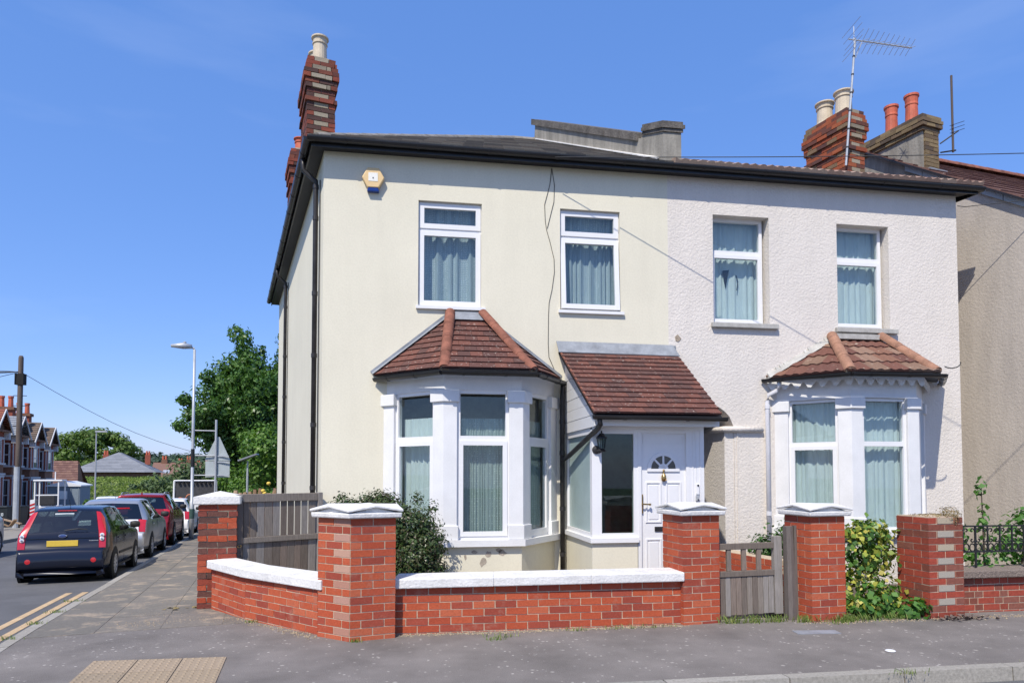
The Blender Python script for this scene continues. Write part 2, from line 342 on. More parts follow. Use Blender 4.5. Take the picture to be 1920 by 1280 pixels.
def leaves(name, clumps, size, m, parent=None, **k):
    kw = {q: k.pop(q) for q in ('aspect', 'up', 'jit', 'shell') if q in k}
    v, r = leaf_cloud(clumps, size, **kw); n = len(r); me = bpy.data.meshes.new(name)
    me.vertices.add(4 * n); me.vertices.foreach_set('co', v.ravel()); me.loops.add(4 * n); me.loops.foreach_set('vertex_index', np.arange(4 * n))
    me.polygons.add(n); me.polygons.foreach_set('loop_start', np.arange(0, 4 * n, 4))
    me.update(calc_edges=True); a = me.attributes.new('rnd', 'FLOAT', 'FACE'); a.data.foreach_set('value', r.astype('f'))
    me.materials.append(m); o = bpy.data.objects.new(name, me); COL.objects.link(o); attach(o, parent); return tag(o, **k)
# ------------------------------------------------------------------ ground, roads, pavements
UX, UY = -.1977, .9803                       # side street runs this way; v points to its right
def st(s, l, z=0): return V((UX * s + UY * l, UY * s - UX * l, z))
def sl(x, y): return UX * x + UY * y, UY * x - UX * y
def fall(s):
    if s < 6.8: return 0.0
    if s < 8.8: return -.0326 * (s - 6.8) ** 2 / 4
    return -.0326 * (min(s, 64) - 7.8)
def gz(x, y): return fall(sl(x, y)[0])
F = 9.7; SANG = math.atan2(.2334, .972)      # facade plane; skew of side and party walls
def sk(t, x0=-1.13, y0=F): return V((x0 - .2334 * t, y0 + .972 * t, 0))
def sheet(name, rows, m, dz, kind='structure', parent=None, sub=6):
    """rows of (s, l0, l1): a sheet draped over the falling street"""
    b = MB(); idx = []
    for s, l0, l1 in rows:
        idx.append(b.pts([st(s, l0 + (l1 - l0) * k / sub, fall(s) + dz) for k in range(sub + 1)]))
    for a, c in zip(idx, idx[1:]):
        for k in range(sub): b.f.append((a + k, a + k + 1, c + k + 1, c + k))
    return b.build(name, m, parent, kind=kind)
def asphalt(name, col, fleck, flecks, fscale=26, blot=.25, rough=.9):
    m, t, p = nodes_of(name)
    a = ramp(t, [(.3, [c * (1 - blot) for c in col]), (.7, [c * (1 + blot) for c in col])]); t.links.new(noise(t, 1.3, 6, .65), a.inputs[0])
    g = ramp(t, [(.3, (.62,) * 3), (.7, (1.2,) * 3)]); t.links.new(noise(t, 160, 2, .5), g.inputs[0])
    o = mul(t, a.outputs[0], g.outputs[0])
    v = N(t, 'TexVoronoi', Scale=fscale); nn = noise(t, 12, 3); mx = t.nodes.new('ShaderNodeMapping')
    t.links.new(wpos(t), v.inputs['Vector'])
    d = ramp(t, [(.13, (1, 1, 1)), (.24, (0, 0, 0))]); t.links.new(v.outputs['Distance'], d.inputs[0])
    k = ramp(t, [(.40, (0, 0, 0)), (.58, (1, 1, 1))]); t.links.new(noise(t, 2.6, 5, .6), k.inputs[0])
    w = N(t, 'TexWhiteNoise'); t.links.new(v.outputs['Position'], w.inputs['Vector']); q = ramp(t, [(.52, (0, 0, 0)), (.56, (1, 1, 1))]); t.links.new(w.outputs['Value'], q.inputs[0])
    f = mul(t, mul(t, d.outputs[0], k.outputs[0]), q.outputs[0]); sc = N(t, 'Math', operation='MULTIPLY'); sc.inputs[1].default_value = flecks; t.links.new(f, sc.inputs[0])
    o = mul(t, o, fleck, sc.outputs[0], 'MIX')
    v2 = N(t, 'TexVoronoi', Scale=fscale * .42); t.links.new(wpos(t), v2.inputs['Vector']); d2 = ramp(t, [(.07, (1, 1, 1)), (.17, (0, 0, 0))]); t.links.new(v2.outputs['Distance'], d2.inputs[0])
    w2 = N(t, 'TexWhiteNoise'); t.links.new(v2.outputs['Position'], w2.inputs['Vector']); q2 = ramp(t, [(.6, (0, 0, 0)), (.62, (1, 1, 1))]); t.links.new(w2.outputs['Value'], q2.inputs[0])
    s2 = N(t, 'Math', operation='MULTIPLY'); s2.inputs[1].default_value = flecks * .6; t.links.new(mul(t, d2.outputs[0], q2.outputs[0]), s2.inputs[0]); o = mul(t, o, fleck, s2.outputs[0], 'MIX')
    t.links.new(o, p.inputs['Base Color']); p.inputs['Roughness'].default_value = rough; p.inputs['Specular IOR Level'].default_value = .25
    bump(t, p, noise(t, 120, 3, .6), .6, .004); return m
M['asphalt'] = asphalt('footway_asphalt', (.192, .174, .160), (.46, .43, .39), .9, 17)
M['road'] = asphalt('road_asphalt', (.125, .125, .13), (.25, .25, .25), .3, 30, .15)
M['slab'] = piece_mat('paving_slab', [(.205, .188, .162), (.195, .18, .158), (.218, .197, .17), (.20, .183, .16), (.188, .174, .152)], .9, 30, .35, .5, 70, blotch=(.36, .29, .215), bl=(.52, .68), bz=2.6)
M['kerb'] = piece_mat('concrete_kerb', [(.38, .355, .31), (.33, .315, .28), (.41, .385, .34)], .9, 40, .45, .7, 60)
M['tactile'] = piece_mat('buff_tactile', [(.35, .275, .19), (.32, .255, .18), (.37, .29, .205)], .9, 60, .3, .4, 90)
M['yellow'] = mat('worn_yellow_paint', (.60, .43, .25), .85, .2, 5, 80, .3)
M['soil'] = mat('garden_soil', (.12, .095, .07), .95, .4, 5, 40, .3, .8, 20, .03)
M['yard'] = mat('garden_concrete', (.30, .27, .22), .9, .25, 3, 50, .2, .4, 40)
M['grassland'] = mat('grass_ground', (.10, .14, .045), .95, .4, .6, 9, .35)
M['dust'] = mat('sandy_dust', (.40, .32, .22), .95, .25, 9, 60, .3, .5, 40)
LK = -2.27                                   # kerb line of the side street (lateral)
CORN = V(((LK + UX * 5) / UY, 5.0, 0)); RAD = 1.3; HB = math.acos(UX) / 2; TL_ = RAD / math.tan(HB)
arcC = CORN + V((1 + UX, UY, 0)).normalized() * (RAD / math.sin(HB))
def kerb_path():
    """road edge of the kerb: along the front road, round the corner, down the side street"""
    p = [V((x, 5.0, 0)) for x in np.arange(16, CORN.x + TL_, -.5)]
    a0 = math.atan2(5.0 - arcC.y, CORN.x + TL_ - arcC.x); e = st(sl(CORN.x, CORN.y)[0] + TL_, LK); a1 = math.atan2(e.y - arcC.y, e.x - arcC.x)
    a1 = a1 - 2 * math.pi if a1 > a0 else a1
    p += [arcC + RAD * V((math.cos(a), math.sin(a), 0)) for a in np.linspace(a0, a1, 10)]
    s0 = sl(e.x, e.y)[0]; p += [st(s, LK) for s in np.arange(s0 + .5, 76, .5)]; return p
KP = kerb_path()
gr = [-70, -20, 0, 6.8, 8.8] + list(range(12, 66, 6)) + [64, 80, 200, 600, 2500]
sheet('ground', [(s, -1600, 1600) for s in sorted(set(gr))], M['grassland'], -.24, sub=8)
sheet('road', [(s, -8.2, 40) for s in [-30, -10, 0, 6.8, 7.8, 8.8] + list(range(12, 80, 4))], M['road'], -.11, sub=8)
def left_bound(s):
    """lateral of the back of the kerb on row s"""
    best = None
    if s >= sl(CORN.x, CORN.y)[0] + TL_: return LK + .125
    c_s, c_l = sl(arcC.x, arcC.y); r = RAD - .125
    front = (5.125 - UY * s) / -UX
    tp = sl(CORN.x + TL_, 5.0)
    if s > tp[0] and abs(s - c_s) < r: return c_l - math.sqrt(max(0, r * r - (s - c_s) ** 2))
    return front
PAVROWS = [0, 1, 2, 3, 4, 4.4, 4.7, 5] + list(np.arange(5.1, 8.9, .1)) + list(range(9, 77, 2))
pav = sheet('pavement', [(s, left_bound(s), 26 if s < 8.0 else (26 if s < 8.9 else 1.0)) for s in PAVROWS], M['asphalt'], 0, sub=10)
# kerb stones, one piece each
def along(path, step, gap):
    out = []; acc = 0; start = path[0]; prev = path[0]
    for q in path[1:]:
        acc += (q - prev).length; prev = q
        if acc >= step - .01: out.append((start, q)); start = q; acc = 0
    return out
for i, (a, b) in enumerate(along(KP, 1.0, .01)):
    s_mid = sl(*((a + b) / 2).xy)[0]
    if s_mid > 44 or a.x > 12: continue
    d = (b - a).normalized(); n = V((d.y, -d.x, 0))
    n = -n if n.dot(V((3, 9, 0)) - a) < 0 else n
    za, zb = gz(a.x, a.y), gz(b.x, b.y); g = .006; a2 = a + d * g; b2 = b - d * g; h = random.uniform(.001, .006)
    p = [a2, b2, b2 + n * .122, a2 + n * .122]
    lo = [(q.x, q.y, z - .2) for q, z in zip(p, (za, zb, zb, za))]; hi = [(q.x, q.y, z + h) for q, z in zip([a2 + n * .012, b2 + n * .012, p[2], p[3]], (za, zb, zb, za))]
    if (b - a).cross(n).z < 0: lo = [lo[1], lo[0], lo[3], lo[2]]; hi = [hi[1], hi[0], hi[3], hi[2]]
    MB().hexa(lo + hi).build('kerb_stone', M['kerb'], pav)
far_p = [q for q in KP if sl(q.x, q.y)[0] > 43]
b = MB(); 
for a, c in zip(far_p, far_p[1:]):
    n = V((UY, -UX, 0)) * .122; za, zc = gz(a.x, a.y), gz(c.x, c.y)
    b.hexa([(a.x, a.y, za - .2), (a.x + n.x, a.y + n.y, za - .2), (c.x + n.x, c.y + n.y, zc - .2), (c.x, c.y, zc - .2), (a.x, a.y, za + .003), (a.x + n.x, a.y + n.y, za + .003), (c.x + n.x, c.y + n.y, zc + .003), (c.x, c.y, zc + .003)])
b.build('kerb_run', M['kerb'], pav, kind='stuff')
# paving slabs of the side pavement
s = 8.0
while s < 27:
    l = LK + .135; k = 0
    while l < .75:
        w = .60 if (l + .60 < .75) else .80 - l
        z0, z1 = fall(s + .01), fall(s + .89); dz = random.uniform(.003, .0055); q = random.uniform(-.001, .001); x = random.uniform(-.002, .002)
        P = [st(s + .004 + x, l + .003, z0 + dz), st(s + .004 + x, l + w - .003, z0 + dz + q), st(s + .896 + x, l + w - .003, z1 + dz + q), st(s + .896 + x, l + .003, z1 + dz)]
        MB().extr(P[::-1], (0, 0, -.03)).build('paving_slab', M['slab'], pav); l += w; k += 1
    s += .9
# tactile paving: three by two slabs of blisters
tact = thing('tactile_paving', 'buff tactile paving patch with raised blisters set into grey pavement at the corner', 'tactile paving', (-2.0, 6.0, 0))
TA, TB, TO = V((.365, -.012, 0)), V((-.055, .40, 0)), V((-2.50, 5.58, 0))
for i in range(3):
    for j in range(-1, 2):
        o = TO + TA * i + TB * j; g = .004
        P = [o + TA * (.012) + TB * .012, o + TA * .988 + TB * .012, o + TA * .988 + TB * .988, o + TA * .012 + TB * .988]
        b = MB().extr([p + V((0, 0, -.02)) for p in P], (0, 0, .027))
        for a in range(6):
            for c in range(6):
                q = o + TA * ((a + .5) / 6) + TB * ((c + .5) / 6); i0 = b.pts([(q.x + r * math.cos(t), q.y + r * math.sin(t), z) for r, z in ((.017, .007), (.009, .014)) for t in [k * math.pi / 3 for k in range(6)]])
                for k in range(6): w = (k + 1) % 6; b.f.append((i0 + k, i0 + w, i0 + 6 + w, i0 + 6 + k))
                b.f.append(tuple(i0 + 6 + k for k in range(6)))
        b.build('tactile_slab', M['tactile'], tact)
# yellow lines
for c, e in ((-.25, 12.9), (-.47, 12.95)):
    sheet('yellow_line', [(s, LK + c - .045, LK + c + .045) for s in [3.5 if c > -.4 else 3.2] + list(np.arange(4, e + .01, .5))], M['yellow'], -.106, parent=None, sub=1)
sheet('far_pavement', [(s, -13.6, -8.2) for s in range(8, 80, 4)], M['yard'], 0, sub=3)
b = MB()
for s in range(8, 76, 4): b.hexa([st(s, -8.2, fall(s) - .2), st(s, -8.075, fall(s) - .2), st(s + 4, -8.075, fall(s + 4) - .2), st(s + 4, -8.2, fall(s + 4) - .2), st(s, -8.2, fall(s) + .004), st(s, -8.075, fall(s) + .004), st(s + 4, -8.075, fall(s + 4) + .004), st(s + 4, -8.2, fall(s + 4) + .004)])
b.build('far_kerb', M['kerb'], None, kind='structure')
MB().prism([(-1.9, 8.95), (-1.6, 8.15), (-.75, 7.2), (-.05, 7.05), (3.0, 7.05), (3.95, 7.05), (3.9, 9.68), (-1.15, 9.68)], -.1, .012).build('garden_path', M['yard'], kind='structure')
MB().prism([(4.1, 7.2), (9.3, 7.05), (9.6, 9.68), (4.0, 9.68)], -.1, .014).build('garden_soil', M['soil'], kind='structure')
# dusty grit gathered along the foot of the wall and blown over the pavement
b = MB()
def grit(x, y, n, sx, sy, rr=(.004, .014)):
    for _ in range(n):
        px, py = random.gauss(x, sx), random.gauss(y, sy); r = random.uniform(*rr); z = gz(px, py) + .002; a = random.random() * 6.3
        i = b.pts([(px + r * math.cos(a + k * 2.1), py + r * math.sin(a + k * 2.1), z) for k in range(3)] + [(px, py, z + r * .8)]); b.f += [(i, i + 1, i + 3), (i + 1, i + 2, i + 3), (i + 2, i, i + 3)]
for x in np.arange(-.05, 2.9, .1): grit(x, 6.90, 26, .06, .035)
for k in np.linspace(0, 1, 12): grit(-.9 - .85 * k, 7.0 + 1.0 * k, 24, .05, .05)
for x, y in ((-2.3, 8.2), (-2.7, 8.0), (-2.9, 8.6), (-1.9, 8.0), (-2.2, 9.2), (-2.9, 9.6)): grit(x, y, 130, .22, .1, (.003, .01))
for x in np.arange(4.4, 8, .15): grit(x, 6.78, 22, .1, .05)
b.build('loose_grit', M['dust'], kind='stuff')

# ------------------------------------------------------------------ builders for facades and windows
def wall_holes(name, T, W, H, holes, t, m, parent, z0=0, extra=None):
    b = extra or MB(); b.T = T
    xs = sorted({0, W} | {q for h in holes for q in h[:2]}); zs = sorted({z0, H} | {q for h in holes for q in h[2:4]})
    for x0, x1 in zip(xs, xs[1:]):
        for a, c in zip(zs, zs[1:]):
            if any(h[0] - 1e-6 <= x0 and x1 <= h[1] + 1e-6 and h[2] - 1e-6 <= a and c <= h[3] + 1e-6 for h in holes): continue
            b.face((x0, 0, a), (x1, 0, a), (x1, 0, c), (x0, 0, c)); b.face((x0, t, a), (x0, t, c), (x1, t, c), (x1, t, a))
    for x0, x1, a, c in [h[:4] for h in holes]:
        b.face((x0, 0, a), (x0, 0, c), (x0, t, c), (x0, t, a)); b.face((x1, 0, a), (x1, t, a), (x1, t, c), (x1, 0, c))
        b.face((x0, 0, c), (x1, 0, c), (x1, t, c), (x0, t, c)); b.face((x0, 0, a), (x0, t, a), (x1, t, a), (x1, 0, a))
    return b.build(name, m, parent)
def curtain(label, T, w, z0, z1, m, folds=9, amp=.025, group=None, gather=0, scal=0):
    b = MB(T); nx, nzz = folds * 8, 6; ph = [random.uniform(-.6, .6) for _ in range(folds + 1)]
    for k in range(nzz + 1):
        f = k / nzz
        for i in range(nx + 1):
            u = i / nx; uw = u + .035 * math.sin(u * 13 + ph[0] * 5) + .02 * math.sin(u * 29 + ph[1] * 7); a = uw * folds * 2 * math.pi + .25 * f * math.sin(u * 17 + ph[2] * 9)
            top = z1 - scal * (.5 + .5 * math.cos(a)) if k == nzz else z0 + (z1 - z0) * f
            b.pts([(u * w, amp * (math.sin(a) + .4 * math.sin(2.3 * a)) * (.7 + .3 * (1 - f)), top)])
    for k in range(nzz):
        for i in range(nx): a = k * (nx + 1) + i; b.f.append((a, a + 1, a + nx + 2, a + nx + 1))
    o = b.build('net_curtain', m, None, smooth=True); return tag(o, label, 'curtain', group)
def frame_mb(b, x0, x1, z0, z1, y0, y1, w, wb=None):
    wb = wb or w
    b.box(x0, x0 + w, y0, y1, z0, z1); b.box(x1 - w, x1, y0, y1, z0, z1); b.box(x0 + w, x1 - w, y0 + .001, y1, z1 - w, z1); b.box(x0 + w, x1 - w, y0 + .001, y1, z0, z0 + wb); return b
def window(house, T, w, z0, z1, lights, sb=.06, fr=.035, sash=.05, cur=None, tilt=None, sill=None, name='window', glass='glass', dark=True, sashed=None):
    """T: frame with x along the wall, y inward. lights: [(za, zb)] panes from the bottom. -> the window part with frame, sash and pane under it"""
    b = frame_mb(MB(T), 0, w, z0, z1, sb, sb + .07, fr)
    for (a0, a1), (b0, b1) in zip(lights, lights[1:]): b.box(fr, w - fr, sb + .002, sb + .068, a1, b0)
    wn = b.build(name, M['upvc'], house)
    for i, (a, c) in enumerate(lights):
        if sashed is not None and not sashed[i]:
            MB(T).box(fr, w - fr, sb + .03, sb + .036, a, c).build('pane', M[glass], wn); continue
        T2 = T
        if tilt and i == tilt[0]: T2 = T @ Matrix.Translation(V((0, sb - .012, c))) @ Matrix.Rotation(tilt[1], 4, 'X') @ Matrix.Translation(V((0, -sb + .012, -c)))
        frame_mb(MB(T2), fr - .022, w - fr + .022, a - .015, c + .015, sb - .014, sb + .045, sash + .02).build('sash', M['upvc'], wn)
        MB(T2).box(fr + sash - .004, w - fr - sash + .004, sb + .012, sb + .018, a + sash, c - sash).build('pane', M[glass], wn)
    if dark: MB(T).box(-.05, w + .05, sb + .45, sb + .47, z0 - .05, z1 + .05).build('room_backing', M['room'], wn)
    if sill: MB(T).box(-.03, w + .05, -.045, sb + .03, z0 - .045, z0 - .002).build('window_sill', M[sill], wn)
    if cur: curtain(cur[0], T @ Matrix.Translation(V((-.02, sb + .15, 0))), w + .09, cur[2], cur[3], M[cur[1]], *cur[4:])
    return wn
def gutter(house, pts, rad, m, name='gutter', fascia=None, brackets=.9, normal=None):
    g = MB().tube(pts, rad, 10, True, (math.pi, 2 * math.pi), up=(0, 0, 1)); g2 = MB().tube([V(p) + V((0, 0, .002)) for p in pts], rad * .88, 10, False, (math.pi, 2 * math.pi), up=(0, 0, 1)); i = len(g.v); g.v += g2.v; g.f += [tuple(q + i for q in f[::-1]) for f in g2.f]
    o = g.build(name, m, house, smooth=False)
    a, c = V(pts[0]), V(pts[-1]); L = (c - a).length; d = (c - a).normalized(); x = brackets * .5
    while x < L:
        q = a + d * x; MB().tube([q - d * .018, q + d * .018], rad * 1.09, 10, True, (math.pi, 2 * math.pi), up=(0, 0, 1)).build('gutter_bracket', m, o); x += brackets
    return o
def downpipe(house, path, r, clips, m=None, name='downpipe', cn=(0, 1, 0)):
    m = m or M['blackpipe']; o = MB().tube(path, r, 12).build(name, m, house, smooth=True)
    for z, p in clips: MB().lathe([(r * 1.18, z - .03), (r * 1.18, z + .03)], (p[0], p[1], 0), 12).build('pipe_clip', m, o)
    return o
def bay(house, WL, FL, FR, WR, zs, a, wall_m, paint, lights, curt, proud=.05, darkbits=True, dentil=False):
    """canted bay: apron, sill, columns, windows, cornice as parts"""
    P = [V((*p, 0)) for p in (WL, FL, FR, WR)]; z_sill, z_head, z_top = zs
    dirs = [(P[i + 1] - P[i]).normalized() for i in range(3)]; nrm = [V((d.y, -d.x, 0)) for d in dirs]
    def off(o):
        r = [P[0] + nrm[0] * o]
        for i in (1, 2):
            m = (nrm[i - 1] + nrm[i]).normalized(); r.append(P[i] + m * (o / m.dot(nrm[i])))
        r.append(P[3] + nrm[2] * o)
        r[0] += dirs[0] * ((F + .05 - r[0].y) / dirs[0].y); r[3] += dirs[2] * ((F + .05 - r[3].y) / dirs[2].y); return r
    def ring(name, o0, o1, z0, z1, m):
        b = MB()
        A, B = off(o0), off(o1)
        for i in range(3): b.hexa([(*B[i].xy, z0), (*B[i + 1].xy, z0), (*A[i + 1].xy, z0), (*A[i].xy, z0), (*B[i].xy, z1), (*B[i + 1].xy, z1), (*A[i + 1].xy, z1), (*A[i].xy, z1)])
        return b.build(name, m, house)
    ring('bay_wall', -.12, 0, -.05, z_sill - .085, wall_m)
    ring('bay_sill', -.12, .075, z_sill - .085, z_sill, paint)
    ring('bay_cornice', -.12, .0, z_head, z_top, paint)
    MB().prism([(*q.xy,) for q in off(-.01)], z_top - .03, z_top).build('bay_ceiling', M['rooml'], house)
    def colpoly(i, o, aa):
        if i == 0: d, n = dirs[0], nrm[0]; q = off(o)[0]; return [q, P[0] + d * aa + n * o, P[0] + d * aa - n * .09, V((P[0].x - .0, F + .05, 0)) + V((.09, 0, 0))]
        if i == 3: d, n = dirs[2], nrm[2]; q = off(o)[3]; return [P[3] - d * aa + n * o, q, V((P[3].x - .09, F + .05, 0)), P[3] - d * aa - n * .09]
        o1, o2 = off(o)[i], off(-.09)[i]
        return [P[i] - dirs[i - 1] * aa + nrm[i - 1] * o, o1, P[i] + dirs[i] * aa + nrm[i] * o, P[i] + dirs[i] * aa - nrm[i] * .09, o2, P[i] - dirs[i - 1] * aa - nrm[i - 1] * .09]
    for i in range(4):
        xy = lambda o, aa: [(*q.xy,) for q in colpoly(i, o, aa)]
        c = MB().prism(xy(proud - .02, a), z_sill, z_head).build('column', paint, house, bevel=.006)
        MB().prism(xy(proud, a + .018), z_sill, z_sill + .19).build('column_base', paint, c, bevel=.008)
        MB().prism(xy(proud + .012, a + .025), z_head - .16, z_head - .002).build('column_cap', paint, c, bevel=.008)
    for i in range(3):
        d = dirs[i]; A = P[i] + d * a; L = (P[i + 1] - P[i]).length - 2 * a
        T = rotT((A.x, A.y, 0), math.atan2(d.y, d.x))
        window(house, T, L, z_sill, z_head, lights, sb=.015, fr=.045, sash=.04, cur=curt[i], dark=False, name='bay_window', sashed=(i != 1 or not dentil, False) if not dentil else ((i == 0), False))
    return off
# ------------------------------------------------------------------ cream corner house
cream = thing('cream_house', 'cream rendered corner house with black gutters, tiled bay window and white porch door', 'house', (1.4, F, 0))
EAVE = 6.12
wall_holes('front_wall', rotT((-1.13, F, 0), 0), 5.05, EAVE, [(1.315, 2.223, 3.985, 5.505), (3.384, 4.298, 4.0, 5.51), (1.0, 3.1, .5, 2.9)], .22, M['cream'], cream)
A, B = sk(0), sk(9.25)
b = MB(); b.hexa([(*sk(.001), ), (*A.lerp(B, 1),), (B.x + .25, B.y, 0), (A.x + .3, A.y + .23, 0)] + [(p[0], p[1], EAVE) for p in ((*sk(.001).xy,), (*B.xy,), (B.x + .25, B.y), (A.x + .3, A.y + .23))])
b.build('side_wall', M['cream'], cream)
MB().box(B.x, sk(9.25, 3.9).x, B.y, B.y + .2, 0, EAVE).build('rear_wall', M['cream'], cream)
MB().face((-1.1, F + .3, EAVE), (3.9, F + .3, EAVE), (*sk(9.2, 3.9).xy, EAVE), (*sk(9.2).xy, EAVE)).build('upper_ceiling', M['room'], cream)
MB().box(-1.0, 3.85, F + .25, F + 5, 3.1, 3.25).build('middle_floor', M['room'], cream)
window(cream, rotT((.185, F, 0), 0), .908, 3.985, 5.505, [(4.02, 5.07), (5.135, 5.47)], .055, cur=('dotted lace curtain behind the closed upstairs window above the tiled bay roof', 'lacedot', 4.0, 5.48, 6, .035), sill='upvc')
window(cream, rotT((2.254, F, 0), 0), .914, 4.0, 5.51, [(4.035, 5.07), (5.135, 5.475)], .055, cur=('dotted lace curtain behind the open tilted upstairs window above the porch', 'lacedot', 4.02, 5.48, 9, .03), tilt=(0, -.075), sill='upvc')
G = 'lace curtains of the cream house bay'
lights = [(.80, 2.02), (2.10, 2.62)]
bay(cream, (-.24, F), (.515, 8.93), (1.545, 8.93), (2.16, F), (.74, 2.70, 2.95), .17, M['cream'], M['paint'], lights,
    [('plain lace curtain behind the left slanting pane of the tiled bay beside the bush', 'lace', .8, 2.36, 9, .02, None),
     ('patterned lace curtain in the wide middle pane of the cream house bay', 'lacelow', .8, 2.34, 16, .012, None),
     ('lace curtain in the narrow right pane of the cream house bay beside the downpipe', 'lacelow', .8, 2.34, 9, .015, None)])
MB().box(-.1, 2.1, F + .9, F + .95, 0.1, 3.0).build('room_backing', M['rooml'], cream)
MB().face((-.2, F + .9, .2), (2.1, F + .9, .2), (1.5, 8.95, .2), (.5, 8.95, .2)).build('room_floor', M['room'], cream)
# peeled patches on the bay apron
pe = MB()
for x, z, sx, sz in ((1.03, .45, .05, .09), (1.10, .55, .04, .05), (1.28, .56, .07, .05), (.92, .58, .05, .03), (1.24, .60, .05, .03), (.80, .52, .02, .06)):
    n = 9; pe.extr([(x + sx * random.uniform(.5, 1.1) * math.cos(k * 6.283 / n), 8.9275, z + sz * random.uniform(.4, 1.1) * math.sin(k * 6.283 / n)) for k in range(n)], (0, .004, 0))
pe.build('peeled_patch', mat('bare_render_patch', (.46, .40, .33), .9, .35, 20, 80, .3), cream)
# bay roof
RA, RFL, RFR, RB, RTL, RTR = (-.43, F, 2.975), (.50, 8.72, 2.955), (1.68, 8.72, 2.955), (2.24, F, 2.985), (.64, F, 3.84), (1.10, F, 3.84)
b = MB(); b.face(RA, RFL, RTL); b.face(RFL, RFR, RTR, RTL); b.face(RFR, RB, RTR); b.face(RA, RB, RFR, RFL)
b.v = [(x, y, z - .012) for x, y, z in b.v]; broof = b.build('bay_roof', M['soffit'], cream)
tile_rows(broof, RA, RFL, RTL, RTL, 10, .165, M['tile']); tile_rows(broof, RFL, RFR, RTR, RTL, 10, .165, M['tile']); tile_rows(broof, RFR, RB, RTR, RTR, 10, .165, M['tile'])
def ridge_run(parent, a, c, r, n, m, cap=True):
    a, c = V(a), V(c); d = (c - a) / n
    for k in range(n):
        p, q = a + d * k - d * .04, a + d * (k + 1) + d * .02
        MB().tube([p, p + (q - p) * .96, q], [r * 1.05, r * 1.0, r * .96], 12, True, (0, math.pi)).build('ridge_tile', m, parent, smooth=False)
    if cap: MB().tube([a - d * .06, a - d * .03], r * .8, 10).build('ridge_end', M['mortarold'], parent)
ridge_run(broof, V(RFL) + V((.01, .05, .0)), V(RTL) + V((0, -.02, .06)), .072, 4, M['ridge']); ridge_run(broof, V(RFR) + V((-.01, .05, .0)), V(RTR) + V((0, -.02, .06)), .072, 4, M['ridge'])
def flash(parent, a, c, w, m, off=.008, name='lead_flashing', tilt=.06):
    a, c = V(a), V(c); up = V((0, 0, 1)); d = (c - a).normalized(); n = V((0, -1, 0)); s = d.cross(n); s = s if s.z > 0 else -s
    MB().extr([a + n * off, c + n * off, c + n * off + s * w, a + n * off + s * w], (0, -.006, 0)).build(name, m, parent)
    MB().extr([a + n * (off + .05) + s * .01, c + n * (off + .05) + s * .01, c + n * off + s * .035, a + n * off + s * .035], (0, -.005, .004)).build(name, m, parent)
flash(broof, RA, RTL, .07, M['lead']); flash(broof, RTR, RB, .06, M['lead']); MB().extr([(.60, F - .01, 3.93), (1.14, F - .01, 3.93), (1.12, F - .12, 3.79), (.62, F - .12, 3.79)], (0, -.01, -.008)).build('lead_flashing', M['lead'], broof)
gb = [V((-.40, F - .03, 2.93)), V((.47, 8.67, 2.91)), V((1.71, 8.67, 2.91)), V((2.30, F - .05, 2.93))]
for i, q in enumerate(zip(gb, gb[1:])): gutter(broof, q, .055, M['black'], brackets=.55)
downpipe(cream, [(2.27, F - .1, 2.92), (2.262, F - .09, 2.75), (2.26, F - .08, 2.6), (2.26, F - .08, 0.02)], .036, [(z, (2.26, F - .08)) for z in (2.35, 1.9, 1.1, .45)])
# porch
pf = 8.3
MB().prism([(2.33, pf), (2.92, pf), (2.92, pf + .2), (2.45, pf + .2), (2.45, F), (2.33, F)], -.05, .74).build('porch_wall', M['cream'], cream)
MB().prism([(2.30, pf - .04), (2.93, pf - .04), (2.93, pf + .1), (2.42, pf + .1), (2.42, F), (2.29, F)], .74, .80).build('porch_sill', M['upvc'], cream)
window(cream, rotT((2.40, pf, 0), 0), .53, .80, 2.16, [(.86, 2.11)], .0, .055, .03, dark=False, name='porch_window', glass='glassdark', sashed=[False])
Tside = rotT((2.335, F - .02, 0), -math.pi / 2)
window(cream, Tside, F - .02 - pf - .06, .80, 2.16, [(.86, 2.11)], .0, .055, .03, dark=False, name='porch_window', glass='frost', sashed=[False])
MB().box(2.33, 2.40, pf, pf + .07, .80, 2.2).build('corner_post', M['upvc'], cream)
MB().box(2.33, 3.82, pf + .002, pf + .08, 2.16, 2.26).build('porch_head', M['upvc'], cream)
MB().box(2.30, 3.93, pf - .22, pf - .19, 2.19, 2.31).build('porch_fascia', M['upvc'], cream); MB().box(2.32, 3.91, pf - .19, pf + .05, 2.265, 2.275).build('porch_soffit', M['upvc'], cream)
MB().box(3.62, 3.82, pf, pf + .09, .08, 2.16).build('door_side_panel', M['upvc'], cream)
for x in (3.66, 3.70, 3.76): MB().box(x, x + .012, pf - .006, pf, .1, 2.15).build('panel_bead', M['upvc'], cream)
MB().box(3.74, 3.82, pf + .09, F, 0, 2.26).build('porch_right_wall', M['upvc'], cream)
MB().box(2.45, 3.74, F - .05, F - .03, .02, 2.25).build('porch_back_wall', M['rooml'], cream)
MB().box(2.36, 3.8, pf + .02, F - .05, -.02, .06).build('porch_floor', M['yard'], cream)
